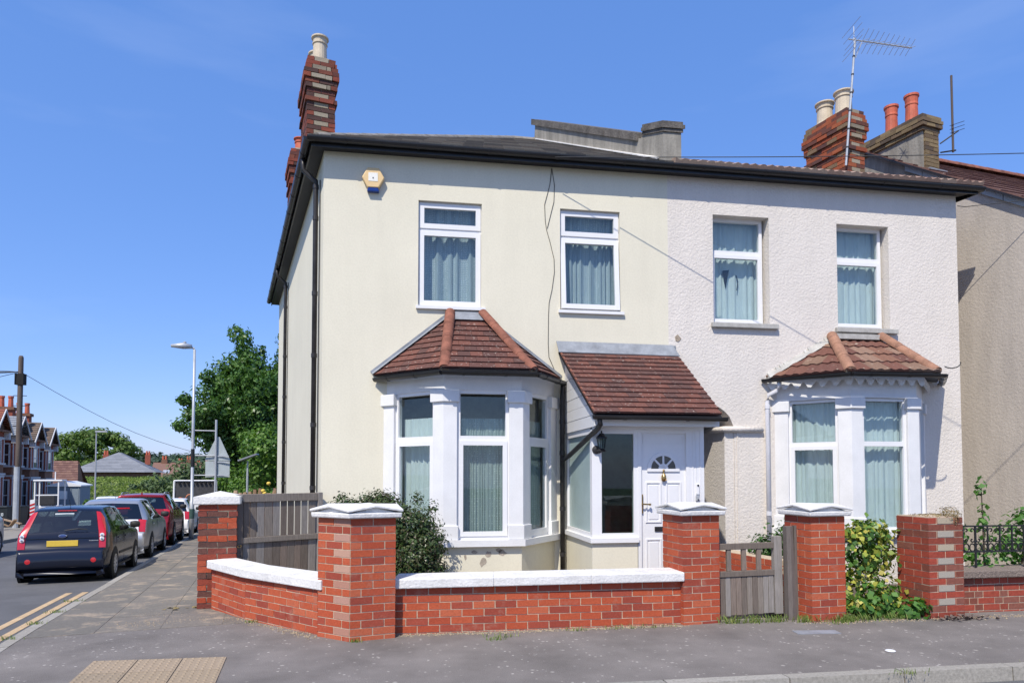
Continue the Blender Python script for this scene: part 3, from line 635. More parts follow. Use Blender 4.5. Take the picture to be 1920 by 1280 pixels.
# front door
frame_mb(MB(), 2.93, 3.62, .06, 2.16, pf - .005, pf + .085, .045).build('door_frame', M['upvc'], cream)
T = rotT((2.975, pf + .025, 0), 0); W = .60
door = MB(T).box(0, W, 0, .05, .10, 2.115).build('door', M['upvc'], cream, label='white panelled front door with brass fittings')
def ringbox(x0, x1, z0, z1, w=.022, pr=.012, nm='door_panel'):
    b = frame_mb(MB(T), x0, x1, z0, z1, -pr, .001, w); b.box(x0 + w + .02, x1 - w - .02, -.007, .001, z0 + w + .02, z1 - w - .02); b.build(nm, M['upvc'], door, bevel=.004)
ringbox(.06, .27, .22, .78); ringbox(.33, .54, .22, .78); ringbox(.06, .27, .98, 1.50); ringbox(.33, .54, .98, 1.50)
frame_mb(MB(T), .03, W - .03, 1.98, 2.09, -.006, .001, .012).build('door_panel', M['upvc'], door)
cx, cz, R0 = .30, 1.665, .185
b = MB(T); n = 20
for k in range(n):
    a0, a1 = math.pi * k / n, math.pi * (k + 1) / n
    b.hexa([(cx + r * math.cos(a), y, cz + r * math.sin(a)) for y in (-.016, .001) for r, a in ((R0 - .02, a0), (R0 + .025, a0), (R0 + .025, a1), (R0 - .02, a1))])
    b.hexa([(cx + r * math.cos(a), y, cz + r * math.sin(a)) for y in (-.014, .001) for r, a in ((.03, a0), (.065, a0), (.065, a1), (.03, a1))])
b.box(cx - R0 - .03, cx + R0 + .03, -.017, .001, cz - .035, cz - .0005)
for a in (45, 90, 135):
    c, s_ = math.cos(math.radians(a)), math.sin(math.radians(a)); q = V((-s_, 0, c)) * .012
    p0, p1 = V((cx + .06 * c, 0, cz + .06 * s_)), V((cx + (R0 - .01) * c, 0, cz + (R0 - .01) * s_)); b.extr([p0 - q, p1 - q, p1 + q, p0 + q], (0, -.013, 0))
b.build('fanlight_frame', M['upvc'], door)
for k in range(4):
    a = [math.radians(45 * k + 45 * j / 5) for j in range(6)]
    MB(T).extr([(cx + .06 * math.cos(q), -.001, cz + .06 * math.sin(q)) for q in a] + [(cx + (R0 - .015) * math.cos(q), -.001, cz + (R0 - .015) * math.sin(q)) for q in a[::-1]], (0, -.003, 0)).build('fanlight_pane', M['glassdark2'] if 'glassdark2' in M else M.setdefault('glassdark2', glass_mat('dark_pane', None, .06, False)), door)
# brass knocker, handle, letter plate
b = MB(T); b.lathe([(.002, 1.50), (.026, 1.515), (.034, 1.545), (.028, 1.58), (.014, 1.595), (.010, 1.63), (.016, 1.645), (.004, 1.66)], (cx, -.022, 0), 12); b.build('door_knocker', M['brass'], door, smooth=True)
MB(T).tube([(cx + .036 * math.cos(a), -.035, 1.545 + .036 * math.sin(a)) for a in np.linspace(-2.6, -.5, 8)], .006, 6).build('knocker_ring', M['brass'], door)
b = MB(T); b.box(-.012, .022, -.022, .0, 1.10, 1.34); b.tube([(.005, -.02, 1.22), (.005, -.055, 1.22), (.09, -.058, 1.215)], .0095, 8); b.lathe([(.016, -.012), (.016, .012)], (.1, -.058, 1.214), 8); b.build('door_handle', M['brass'], door)
b = MB(T); b.box(.18, .42, -.012, .001, .87, .93); b.build('letter_plate', M['blackpipe'], door)
bell = thing('video_doorbell', 'white video doorbell with black lens and key safe beside the porch door', 'doorbell', (3.72, pf - .02, 1.4))
MB().box(3.70, 3.742, pf - .03, pf - .0065, 1.335, 1.475).build('bell_body', M['upvc'], bell, bevel=.008); MB(Matrix.Translation((3.721, pf - .03, 1.452)) @ Matrix.Rotation(math.pi / 2, 4, 'X')).lathe([(.013, 0), (.013, .006)], n=14).build('lens', M['black'], bell)
MB().box(3.694, 3.735, pf - .045, pf - .0065, 1.25, 1.325).build('key_safe', M['galv'], bell, bevel=.006); MB(Matrix.Translation((3.714, pf - .05, 1.27)) @ Matrix.Rotation(math.pi / 2, 4, 'X')).lathe([(.009, -.006), (.009, .006)], n=10).build('safe_dial', M['black'], bell)
# porch roof with cladding boards on its cheek
PA, PB, PC, PD = (2.27, 7.98, 2.335), (3.92, 7.98, 2.335), (4.03, F, 3.41), (2.22, F, 3.41)
b = MB(); b.face(PA, PB, PC, PD); b.face(PA, PD, PC, PB); b.v = [(x, y, z - .03 if k < 4 else z - .045) for k, (x, y, z) in enumerate(b.v)]; proof = b.build('porch_roof', M['soffit'], cream)
tile_rows(proof, PA, PB, PC, PD, 14, .165, M['tile'])
flash(proof, PD, PC, .11, M['lead']); MB().extr([(2.20, F - .14, 3.36), (4.04, F - .14, 3.35), (3.98, F - .008, 3.53), (2.19, F - .008, 3.54)], (0, .004, -.01)).build('lead_apron', M['lead'], proof)
gutter(proof, [V((2.25, 7.94, 2.305)), V((3.96, 7.94, 2.295))], .05, M['black'], brackets=.8)
MB().tube([V(PA) + V((.015, .0, .005)), V(PD) + V((.015, 0, .005))], .016, 6).build('verge_trim', M['ridge'], proof)
k = 0
for z in np.arange(2.18, 3.4, .15):
    y1 = F - .005; f = lambda zz: 8.0 + (max(zz, 2.335) - 2.335) / (3.38 - 2.335) * (F - 8.0) + .05
    za, zb = z + .004, min(z + .148, 3.36); ya, yb = max(pf - .2, f(za)), f(zb)
    if ya > y1 - .04: break
    yb = min(yb, y1)
    MB().extr([(2.335, ya, za), (2.335, y1, za), (2.335, y1, zb), (2.335, yb, zb)], (-.018 - .003 * (k % 2), 0, 0)).build('cladding_board', M['upvc'], cream); k += 1
MB().box(2.335, 2.40, pf - .15, F, 2.16, 2.18).build('cladding_trim', M['upvc'], cream)
downpipe(cream, [(2.33, 7.95, 2.27), (2.34, 7.96, 2.20), (2.335, 8.05, 2.15), (2.29, 9.3, 1.86), (2.265, F - .09, 1.80), (2.262, F - .085, 1.70)], .034, [])
lan = thing('wall_lantern', 'dark metal carriage lantern on the corner post of the white porch', 'lantern', (2.41, pf - .06, 1.95))
lx, ly = 2.43, pf - .085
MB(Matrix.Translation((2.385, pf - .001, 1.90)) @ Matrix.Rotation(math.pi / 2, 4, 'X')).lathe([(.055, 0), (.05, .02), (.02, .03)], n=14).build('back_plate', M['blackpipe'], lan)
MB().tube([(2.39, pf - .03, 1.89), (2.41, pf - .07, 1.865), (lx, ly, 1.885)], .011, 6).build('arm', M['blackpipe'], lan)
MB().lathe([(.012, 1.87), (.05, 1.875), (.055, 1.89), (.028, 1.915)], (lx, ly, 0), 8).build('lamp_base', M['blackpipe'], lan)
MB().lathe([(.04, 1.92), (.058, 2.04)], (lx, ly, 0), 6).build('lamp_glass', M['glassdark'], lan)
b = MB()
for q in range(6): a = q * math.pi / 3; b.tube([(lx + .041 * math.cos(a), ly + .041 * math.sin(a), 1.915), (lx + .06 * math.cos(a), ly + .06 * math.sin(a), 2.045)], .004, 4)
b.build('lamp_bars', M['blackpipe'], lan)
MB().lathe([(.07, 2.04), (.066, 2.055), (.035, 2.09), (.03, 2.10), (.008, 2.11), (.012, 2.125), (.003, 2.14)], (lx, ly, 0), 12).build('lamp_hood', M['blackpipe'], lan)
# alarm box
al = thing('burglar_alarm', 'cream hexagonal burglar alarm box with blue lens high on cream wall', 'alarm box', (-.45, F, 5.75))
hx = [(-.45 + r * math.cos(a), 5.755 + r * 1.05 * math.sin(a)) for r in (.155,) for a in [k * math.pi / 3 for k in range(6)]]
MB().extr([(x, F - .001, z) for x, z in hx], (0, -.08, 0)).build('alarm_case', M['alarm'], al, bevel=.012)
MB().box(-.515, -.385, F - .085, F - .078, 5.70, 5.82).build('alarm_label', M['alarmface'], al); MB().box(-.458, -.442, F - .087, F - .084, 5.735, 5.755).build('alarm_lamp', M['black'], al)
MB().extr([(-.515, F - .001, 5.635), (-.535, F - .001, 5.56), (-.365, F - .001, 5.56), (-.385, F - .001, 5.635)][::-1], (0, -.07, 0)).build('alarm_lens', M['alarmblue'], al, bevel=.01)
# eaves: soffit, fascia, gutters, side gutter, pipes
ov = .17
SN = V((-.972, -.2334, 0))                       # outward normal of the side wall
c0 = V((-1.13, F, 0)); cs = c0 + SN * ov; fy = F - ov
ti = (cs.y - fy) / .972; corner = V((cs.x + .2334 * ti, fy, 0))
def eave_corner(o):
    p = c0 + SN * o; t = (p.y - (F - o)) / .972; return V((p.x + .2334 * t, F - o, 0))
e1 = eave_corner(ov); e2 = eave_corner(ov + .02); far_o = lambda o: sk(9.5) + SN * o
def stripq(a, c, d, e, z0, z1, nm, m, par): MB().hexa([(*a.xy, z0), (*c.xy, z0), (*d.xy, z0), (*e.xy, z0), (*a.xy, z1), (*c.xy, z1), (*d.xy, z1), (*e.xy, z1)]).build(nm, m, par)
stripq(e1, V((3.9, fy, 0)), V((3.9, F + .05, 0)), V((-1.1, F + .05, 0)), EAVE, EAVE + .02, 'soffit', M['soffit'], cream)
stripq(e2, V((3.9, fy - .02, 0)), V((3.9, fy, 0)), e1, EAVE - .03, EAVE + .10, 'fascia', M['black'], cream)
stripq(far_o(ov), e1, V((-1.1, F + .05, 0)), sk(9.5) - SN * .05, EAVE, EAVE + .02, 'soffit', M['soffit'], cream)
stripq(far_o(ov + .02), e2, e1, far_o(ov), EAVE - .03, EAVE + .10, 'fascia', M['black'], cream)
gc = eave_corner(ov + .075); gutter(cream, [V((gc.x, gc.y, EAVE + .07)), V((3.9, fy - .055, EAVE + .07))], .058, M['black'], brackets=1.0)
gf = far_o(ov + .075); gutter(cream, [V((gf.x, gf.y, EAVE + .07)), V((gc.x, gc.y, EAVE + .07))], .058, M['black'], brackets=.8)
def sidepipe(t, zt):
    p = sk(t) + SN * .06; g = sk(t) + SN * (ov + .07); q = lambda w, z: (w.x, w.y, z)
    downpipe(cream, [q(g, EAVE + .03), q(g, EAVE - .08), q(g, EAVE - .14), q(p, EAVE - .28), q(p, EAVE - .38), q(p, 0)], .036, [(z, (p.x, p.y)) for z in (EAVE - .36, 5.3, 4.2, 3.3, 2.3, 1.4)])
    p2 = p + V((.2334, -.972, 0)) * .12; MB().tube([q(p2 + SN * -.045, EAVE - .3), q(p2 + SN * -.045, 0.05)], .009, 6).build('side_cable', M['cable'], cream)
sidepipe(.42, 6); sidepipe(6.15, 6)
# roof (hipped at the corner, cut by the party parapet)
er = eave_corner(ov + .06); Z0 = EAVE + .085; pit = .54
pk = V((2.25, 14.1, Z0 + pit * (14.1 - er.y))); pk2 = V((2.86, 14.1, pk.z)); er = V((er.x, er.y, Z0)); pr = V((3.93, er.y, Z0)); fr_ = far_o(ov + .06); fr_ = V((fr_.x, fr_.y, Z0))
roof = MB().face(er, pr, pk2, pk).face(fr_, er, pk).face(fr_, pk, pk2, (sk(9.5, 3.93).x, sk(9.5).y, Z0)).build('roof', M['soffit'], cream)
tile_rows(roof, er, pr, pk2, pk, 20, .30, M['roofgrey'], 'roof_tiles', join=True, kind='stuff', th=.02); tile_rows(roof, fr_, er, pk, pk, 20, .30, M['roofgrey'], 'roof_tiles', join=True, kind='stuff', th=.02)
GR = mat('grey_ridge', (.27, .25, .22), .9, .35, 6, 40, .25, .5, 50)
ridge_run(roof, er + V((.1, .1, .02)), pk + V((0, 0, .0)), .075, 18, GR, cap=False); ridge_run(roof, pk, pk2 + V((.3, 0, 0)), .075, 2, GR, cap=False)
MB().extr([(p.x, p.y, z + .03) for p, z in ((V((3.72, 9.6, 0)), Z0 + pit * .15), (sk(.0, 3.86), Z0 + pit * .3), (sk(4.4, 3.86), Z0 + pit * 4.55), (sk(4.4, 3.74), Z0 + pit * 4.55))], (0, 0, .02)).build('lead_flashing', M['stonew'], roof)
# party parapet with its raised front block
par = MB(); d2 = V((.28, 0, 0))
pp = [(-.17, 6.22), (-.17, 6.70), (.20, 6.93), (.44, 6.88), (.46, 6.89), (4.45, 9.05), (4.5, 8.7)]
par.extr([V((*sk(t, 3.76).xy, z)) for t, z in pp] , d2); parapet = par.build('parapet', M['greystack'], cream)
M['coping'] = mat('lichened_coping', (.16, .145, .13), .95, .5, 5, 40, .4, .8, 40, .015)
for k in range(8):
    t0, t1 = .5 + k * .51, .5 + (k + 1) * .51 - .012; zc = lambda t: 6.88 + (t - .46) * .5428
    Q = [V((*sk(t, x).xy, zc(t) - .03)) for t, x in ((t0, 3.72), (t0, 4.08), (t1, 4.08), (t1, 3.72))]
    MB().extr(Q, (0, 0, .13)).build('coping_stone', M['coping'], parapet)
for k, (e, z, h) in enumerate(((.02, 6.70, .05), (.04, 6.752, .06), (.02, 6.815, .05))):
    MB().extr([V((*sk(-.17 - e, 3.76 - e).xy, z)), V((*sk(-.17 - e, 4.04 + e).xy, z)), V((*sk(.36, 4.04 + e).xy, z + .2)), V((*sk(.36, 3.76 - e).xy, z + .2))], (0, 0, h)).build('coping_course', M['coping'], parapet)
# chimneys along the side wall
def chimney(house, A, ang, W, D, z0, n, m, corb, pots, potm, pale=None, potr=.12, poth=.5, cap='mortarold', name='chimney'):
    ch = core(name, M['mortarold'], house, A, ang, W, D, z0, z0 + n * .075 - .01, .012)
    brick_block(ch, m, A, ang, W, D, z0, n, corb, pale=pale, pale_front=bool(pale), jit=.004)
    T = rotT(A, ang); zt = z0 + n * .075
    MB(T).prism([(.02, .02), (W - .02, .02), (W - .02, D - .02), (.02, D - .02)], zt - .01, zt + .07, [(.12, .12), (W - .12, .12), (W - .12, D - .12), (.12, D - .12)]).build('flaunching', M[cap], ch)
    for y in pots:
        b = MB(T); r = potr; b.lathe([(r, zt), (r * .93, zt + .06), (r * .86, zt + poth * .72), (r * .98, zt + poth * .74), (r * .98, zt + poth * .78), (r * .88, zt + poth * .80), (r * .92, zt + poth * .93), (r * 1.12, zt + poth * .95), (r * 1.12, zt + poth), (r * .8, zt + poth), (r * .75, zt + poth - .1)], (W / 2, y, 0), 18)
        b.build('chimney_pot', potm, ch, smooth=False)
    return ch
def corb1(n):
    def f(i):
        k = n - 1 - i
        return {0: .0, 1: .02, 2: .035, 3: .055, 4: .055, 5: .03, 6: .03, 9: .03, 10: .0}.get(k, 0) if k < 11 else 0
    return f
chA = V((-1.565, 11.08, 0)); n1 = 26
chimney(cream, (chA.x, chA.y, 0), SANG, .44, 1.0, 8.32 - n1 * .075, n1, M['brickstack'], corb1(n1), (.25, .72), M['pot'], M['brickpalestack'], .125, .46)
chB = sk(4.6) - SN * -.10; n2 = 26
chimney(cream, (chB.x, chB.y, 0), SANG, .44, .75, 8.22 - n2 * .075, n2, M['brickstack'], corb1(n2), (.35,), M['potred'], None, .13, .36)
# telephone wires on the wall
w = MB(); pts = [(2.13, 6.1), (2.10, 5.85), (2.02, 5.55), (2.03, 5.30), (2.05, 5.17), (2.10, 5.0), (2.16, 4.75), (2.165, 4.55), (2.13, 4.3), (2.085, 4.1), (2.075, 3.9), (2.07, 3.5), (2.08, 3.3), (2.20, 3.03)]
w.tube([(x, F - .006, z) for x, z in pts], .0045, 5); w.tube([(2.13, F - .006, 6.1), (2.17, F - .006, 5.85), (2.16, F - .006, 5.6), (2.06, F - .006, 5.2)], .0045, 5)
tag(w.build('wall_wire', M['cable']), 'thin dark looping wire clipped down the cream wall between the upstairs windows', 'wire')
cb = MB(); p0, p1 = V((2.12, 9.42, 6.14)), V((13, 5.4, 5.36)); cb.tube([p0.lerp(p1, f) - V((0, 0, .10 * math.sin(math.pi * f))) for f in np.linspace(0, 1, 24)], .006, 5)
tag(cb.build('overhead_cable', M['cable']), 'thin black service cable running from the cream eaves past the right chimneys', 'cable')
# ------------------------------------------------------------------ white neighbour
white = thing('white_house', 'white stucco house with scalloped bay and pink tiled roof right of the cream one', 'house', (6.4, F, 0))
X0 = 3.92
arch = MB(rotT((X0, F, 0), 0)); ax, ar, br = 3.97 - X0, .985, .50
ths = [math.acos(min(1, max(-1, (x - ax) / ar))) for x in np.linspace(0, ax + ar - .0005, 15)]
pa = [(ax + ar * math.cos(t), 2.28 + br * math.sin(t)) for t in ths]
for (xa, za), (xb, zb) in zip(pa, pa[1:]):
    arch.face((xa, 0, za), (xb, 0, zb), (xb, 0, 3.12), (xa, 0, 3.12)); arch.face((xa, 0, za), (xa, 1.1, za), (xb, 1.1, zb), (xb, 0, zb))
ja = ax + ar
arch.face((ja, .2, 0), (ja, 1.1, 0), (ja, 1.1, 2.28), (ja, .2, 2.28)); arch.face((0, 1.1, 0), (ja + .05, 1.1, 0), (ja + .05, 1.1, 3.12), (0, 1.1, 3.12))
wall_holes('front_wall', rotT((X0, F, 0), 0), 8.86 - X0, EAVE, [(.725, 1.648, 3.88, 5.565), (2.798, 3.704, 3.87, 5.54), (0, ja, 0, 3.12), (1.9, 4.0, .5, 2.95)], .2, M['stucco'], white, extra=arch)
WR0, WR1 = V((8.86, F, 0)), sk(9.2, 8.86)
MB().hexa([(*WR0.xy, 0), (*WR1.xy, 0), (WR1.x - .25, WR1.y, 0), (WR0.x - .25, WR0.y + .21, 0), (*WR0.xy, EAVE), (*WR1.xy, EAVE), (WR1.x - .25, WR1.y, EAVE), (WR0.x - .25, WR0.y + .21, EAVE)]).build('side_wall', M['stucco'], white)
MB().box(sk(9.2, 3.9).x, WR1.x, WR1.y, WR1.y + .2, 0, EAVE).build('rear_wall', M['stucco'], white)
MB().face((3.9, F + .3, EAVE), (8.8, F + .3, EAVE), (*sk(9.2, 8.86).xy, EAVE), (*sk(9.2, 3.9).xy, EAVE)).build('upper_ceiling', M['room'], white); MB().box(4.9, 8.8, F + .25, F + 5, 3.15, 3.3).build('middle_floor', M['room'], white)
MB().box(4.80, 4.952, F + .012, F + 1.09, 0, 2.255).build('arch_jamb', M['stucco'], white)
MB().tube([(5.40, F - .03, 2.275), (4.80, F - .03, 2.275), (4.77, F - .005, 2.275), (4.765, F + .5, 2.275)], .045, 8).build('arch_impost', M['stucco'], white, smooth=True)
MB().box(4.99, 5.012, F - .012, F + .002, 0, 2.24).build('corner_bead', M['stucco'], white)
MB().box(3.95, 4.70, F + 1.0, F + 1.05, .05, 2.1).build('hall_door', M['upvc'], white)
window(white, rotT((4.645, F, 0), 0), .923 - .04, 3.90, 5.565, [(3.95, 4.98), (5.06, 5.50)], .14, .05, .035, cur=('torn net curtain with a dark hole in the left upstairs window of the white house', 'blind', 3.92, 5.56, 7, .018, None), sashed=[True, False])
window(white, rotT((6.718, F, 0), 0), .906 - .04, 3.90, 5.54, [(3.95, 4.97), (5.05, 5.48)], .14, .05, .035, cur=('net curtain in the upstairs window above the scalloped bay', 'blind', 3.92, 5.53, 7, .018, None), sashed=[True, False])
MB().extr([(4.92, F + .255, 4.78), (5.03, F + .255, 4.80), (4.97, F + .255, 4.50)], (0, .006, 0)).build('curtain_hole', M['soffit'], white); MB().tube([(5.15, F + .26, 4.72), (5.18, F + .26, 4.62), (5.16, F + .26, 4.48)], .008, 5).build('curtain_tear', M['soffit'], white)
MB().box(4.60, 5.68, F - .07, F + .14, 3.82, 3.895).build('stone_sill', M['sillgrey'], white, bevel=.008); MB().box(6.66, 7.72, F - .07, F + .14, 3.81, 3.885).build('stone_sill', M['sillgrey'], white, bevel=.008)
off2 = bay(white, (5.66, F), (6.36, 8.93), (7.42, 8.93), (8.16, F), (.78, 2.70, 2.99), .17, M['stucco'], M['paint'], [(.84, 2.0), (2.07, 2.64)],
    [('net curtain behind the left slanting pane of the scalloped bay', 'blind', .8, 2.68, 8, .018, None), ('net curtain in the wide front pane of the scalloped bay', 'blind', .8, 2.68, 8, .018, None), None], dentil=True)
MB().box(5.8, 8.0, F + .9, F + .95, 0.1, 3.0).build('room_backing', M['room'], white)
pe = MB(); pe.extr([(4.06 + .055 * random.uniform(.6, 1.1) * math.cos(k * .7), F - .008, 3.64 + .06 * random.uniform(.6, 1.1) * math.sin(k * .7)) for k in range(9)], (0, .006, 0)); pe.build('bare_patch', mat('bare_stucco_patch', (.38, .31, .24), .95, .35, 20, 80, .3), white)
# scalloped valance boards
OV = off2(.11)
for i in range(3):
    a, c = OV[i], OV[i + 1]; L = (c - a).length; d = (c - a).normalized(); n = V((d.y, -d.x, 0)); ns = max(3, int(L / .165)); poly = [a + V((0, 0, 3.0))]
    for k in range(ns):
        x0 = L * k / ns; w_ = L / ns
        poly += [a + d * (x0 + w_ * f) + V((0, 0, z)) for f, z in ((.0, 2.905), (.04, 2.905), (.16, 2.945), (.30, 2.962), (.44, 2.945), (.56, 2.905), (.64, 2.882), (.78, 2.873), (.92, 2.882))]
    poly += [c + V((0, 0, 2.905)), c + V((0, 0, 3.0))]
    MB().extr(poly[::-1], n * -.018).build('scalloped_board', M['paint'], white)
    A2, C2 = off2(.02)[i], off2(.02)[i + 1]; A3, C3 = off2(-.02)[i], off2(-.02)[i + 1]
    MB().hexa([(*A2.xy, 2.70), (*C2.xy, 2.70), (*C3.xy, 2.70), (*A3.xy, 2.70), (*A2.xy, 2.735), (*C2.xy, 2.735), (*C3.xy, 2.735), (*A3.xy, 2.735)]).build('lintel_mould', M['paint'], white)
WA, WFL, WFR, WB, WTL, WTR = (5.50, F, 3.06), (6.20, 8.68, 3.04), (7.60, 8.68, 3.06), (8.45, F, 3.08), (6.60, F, 3.68), (7.43, F, 3.70)
b = MB(); b.face(WA, WFL, WTL); b.face(WFL, WFR, WTR, WTL); b.face(WFR, WB, WTR); b.face(WA, WB, WFR, WFL); b.v = [(x, y, z - .012) for x, y, z in b.v]; wroof = b.build('bay_roof', M['soffit'], white)
for q in ((WA, WFL, WTL, WTL), (WFL, WFR, WTR, WTL), (WFR, WB, WTR, WTR)): tile_rows(wroof, *q, 4, .30, M['pantile'], 'pantile', wave=.022, halfbond=False)
ridge_run(wroof, V(WFL) + V((.02, .05, .01)), V(WTL) + V((0, -.01, .07)), .08, 3, M['ridgeold']); ridge_run(wroof, V(WFR) + V((-.02, .05, .01)), V(WTR) + V((0, -.01, .07)), .08, 3, M['ridgeold'])
fl = MB(); nseg = 16                                            # rough mortar fillet up the left verge
for k in range(nseg):
    p, q = V(WA).lerp(V(WTL), k / nseg), V(WA).lerp(V(WTL), (k + 1) / nseg); h1, h2 = random.uniform(.06, .12), random.uniform(.06, .12)
    fl.hexa([p + V((0, -.10, .0)), q + V((0, -.10, 0)), q + V((0, 0, -.02)), p + V((0, 0, -.02)), p + V((0, -.06, .05)), q + V((0, -.06, .05)), q + V((0, 0, h2)), p + V((0, 0, h1))])
fl.build('mortar_fillet', M['sillgrey'], wroof)
MB().box(6.55, 7.50, F - .09, F, 3.70, 3.78).build('mortar_fillet', M['sillgrey'], wroof)
wg = [V((5.42, F - .02, 3.04)), V((6.17, 8.63, 3.01)), V((7.63, 8.63, 3.02)), V((8.50, F - .03, 3.05))]
for q in zip(wg, wg[1:]): gutter(wroof, q, .05, M['black'], brackets=.6)
MB().tube([V((7.66, 8.60, 3.05)) + V((.06 * math.cos(a) + .03 * k, 0, .1 + .045 * math.sin(a))) for k, a in enumerate(np.linspace(-2.6, 2.2, 9))], .008, 5).build('hip_iron', M['iron'], wroof)
downpipe(white, [(5.60, F - .18, 3.0), (5.60, F - .18, 2.92), (5.58, F - .14, 2.86), (5.48, F - .07, 2.80), (5.47, F - .06, 2.7), (5.47, F - .06, 0)], .034, [(z, (5.47, F - .06)) for z in (2.62, 1.0)], M['galvw'] if 'galvw' in M else M.setdefault('galvw', mat('white_plastic_pipe', (.66, .66, .70), .4, .1)))
# eaves of the white house
stripq(V((3.903, fy, 0)), V((9.06, fy, 0)), V((8.9, F + .05, 0)), V((3.903, F + .05, 0)), EAVE, EAVE + .02, 'soffit', M['soffit'], white)
stripq(V((3.903, fy - .02, 0)), V((9.10, fy - .02, 0)), V((9.08, fy, 0)), V((3.903, fy, 0)), EAVE - .03, EAVE + .10, 'fascia', M['black'], white)
stripq(V((9.08, fy, 0)), V((9.10, fy, 0)), sk(9.3, 9.11), sk(9.3, 9.09), EAVE - .03, EAVE + .10, 'fascia', M['black'], white)
gutter(white, [V((3.903, fy - .055, EAVE + .07)), V((9.16, fy - .055, EAVE + .06))], .058, M['black'], brackets=1.0); gutter(white, [V((9.16, fy - .055, EAVE + .06)), V((*sk(9.3, 9.18).xy, EAVE + .06))], .058, M['black'], brackets=1.0)
wl, wr2 = V((3.95, 9.45, Z0)), V((9.14, 9.45, Z0)); wtop = V((2.95, 14.1, Z0 + .49 * 4.65)); wt2 = V((3.1, 14.1, Z0 + .49 * 4.65)); wfr = V((*sk(9.4, 9.14).xy, Z0))
r2 = MB().face(wl, wr2, wt2, wtop).face(wr2, wfr, wt2).face(wfr, (*sk(9.4, 3.95).xy, Z0), wtop, wt2).build('roof', M['soffit'], white)
tile_rows(r2, wl, wr2, wt2, wtop, 18, .28, M['roofpink'], 'roof_tiles', wave=.03, join=True, kind='stuff', th=.03, halfbond=False)
tile_rows(r2, wr2, wfr, wt2, wt2, 18, .28, M['roofpink'], 'roof_tiles', wave=.03, join=True, kind='stuff', th=.03, halfbond=False)
ridge_run(r2, wr2 + V((-.12, .1, .0)), wt2, .08, 20, M['ridgeold'])
n3 = 20; cw = V((7.66, 10.72, 0))
chimney(white, (cw.x, cw.y, 0), SANG, .42, .92, 8.06 - n3 * .075, n3, M['brickorange'], corb1(n3), (.24, .66), M['pot'], M['brickpalestack'], .155, .42)
def aerial(label, base, top, boom_dir, boom, n, m, wide=.26, lean=0):
    t = thing('television_aerial', label, 'aerial', base); base, top = V(base), V(top)
    MB().tube([base, top], .019, 8).build('mast', m, t)
    d = V(boom_dir).normalized(); side = d.cross(V((0, 0, 1))).normalized(); o = top - V((0, 0, .03)) - d * .12
    MB().tube([o, o + d * boom], .011, 6).build('boom', m, t)
    for k in range(n):
        p = o + d * (.25 + (boom - .28) * k / (n - 1)); w_ = wide * (1 - .35 * k / n)
        x = MB(); 
        for sg in (1, -1): x.tube([p, p + side * w_ * .8 + V((0, 0, sg * w_ * .35))], .0045, 4); x.tube([p, p - side * w_ * .8 + V((0, 0, sg * w_ * .35))], .0045, 4)
        x.build('element', m, t)
    x = MB()
    for q in (-.24, -.12, .0, .12, .24):
        c = o + d * .1 + V((0, 0, q)) * .9 + d * abs(q) * -.2; x.tube([c - side * .3, c + side * .3], .0045, 4)
    x.tube([o + d * .1 + V((0, 0, -.24)), o + d * .1 + V((0, 0, .24))], .008, 4); x.build('reflector', m, t)
    MB().tube([top - V((0, 0, .35)), o + d * .25], .008, 5).build('brace', m, t)
    for k in range(1, 7): MB().lathe([(.024, -.012), (.024, .012)], base.lerp(top, k / 7), 8).build('cable_tie', M['cable'], t)
    return t
aerial('large television aerial with many spikes on tall leaning mast against the orange chimney', (7.56, 10.62, 6.95), (7.77, 10.60, 9.22), (.95, -.1, -.10), 1.15, 10, M['galv'])
MB().tube([(7.56, 10.62, 7.05), (7.70, 10.72, 7.28), (7.86, 10.86, 7.2)], .018, 6).build('mast_bracket', M['iron'], white)
# ------------------------------------------------------------------ grey house on the right
grey = thing('grey_house', 'grey rendered gable end of the next house cut off by the right edge', 'house', (9.9, F, 0))
gk = lambda t, z=0, o=0: V((9.78 - .2334 * t + .9877 * o, F + .972 * t + .1564 * o, z))
gx0, ridge_t, vz = -1.3, 2.75, lambda t: 6.20 + .70 * t
prof = [(gx0, 0), (gx0, vz(gx0)), (ridge_t, vz(ridge_t)), (6.2, vz(ridge_t) - .7 * (6.2 - ridge_t)), (6.2, 0)]
MB().extr([gk(t, z) for t, z in prof], V((.9877, .1564, 0)) * 7).build('gable_wall', M['greyren'], grey)
ga, gb_, gc_, gd = gk(gx0 - .25, vz(gx0 - .25) + .05, -.12), gk(gx0 - .25, vz(gx0 - .25) + .05, 7), gk(ridge_t, vz(ridge_t) + .05, 7), gk(ridge_t, vz(ridge_t) + .05, -.12)
groof = MB().extr([ga, gb_, gc_, gd], (0, 0, -.04)).build('roof', M['soffit'], grey)
tile_rows(groof, ga, gb_, gc_, gd, 14, .30, M['roofbrown'], 'roof_tiles', join=True, kind='stuff', th=.02)
tile_rows(groof, gk(6.4, vz(ridge_t) - .7 * (6.4 - ridge_t) + .05, 7), gk(6.4, vz(ridge_t) - .7 * (6.4 - ridge_t) + .05, -.12), gd, gc_, 14, .3, M['roofbrown'], 'roof_tiles', join=True, kind='stuff', th=.02)
ridge_run(groof, gk(ridge_t, vz(ridge_t) + .07, -.1), gk(ridge_t, vz(ridge_t) + .07, 7), .1, 16, M['ridge'], cap=False)
for k in range(9):
    t = gx0 - .1 + k * .35; MB().extr([gk(t, vz(t) - .10, -.002), gk(t + .34, vz(t + .34) - .10, -.002), gk(t + .34, vz(t + .34) + .01, -.002), gk(t, vz(t) + .01, -.002)], V((-.972, -.2334, 0)) * .05).build('verge_board', M['steelgrey'], grey)
gn = 4; GA = gk(1.41, 0, -.004)
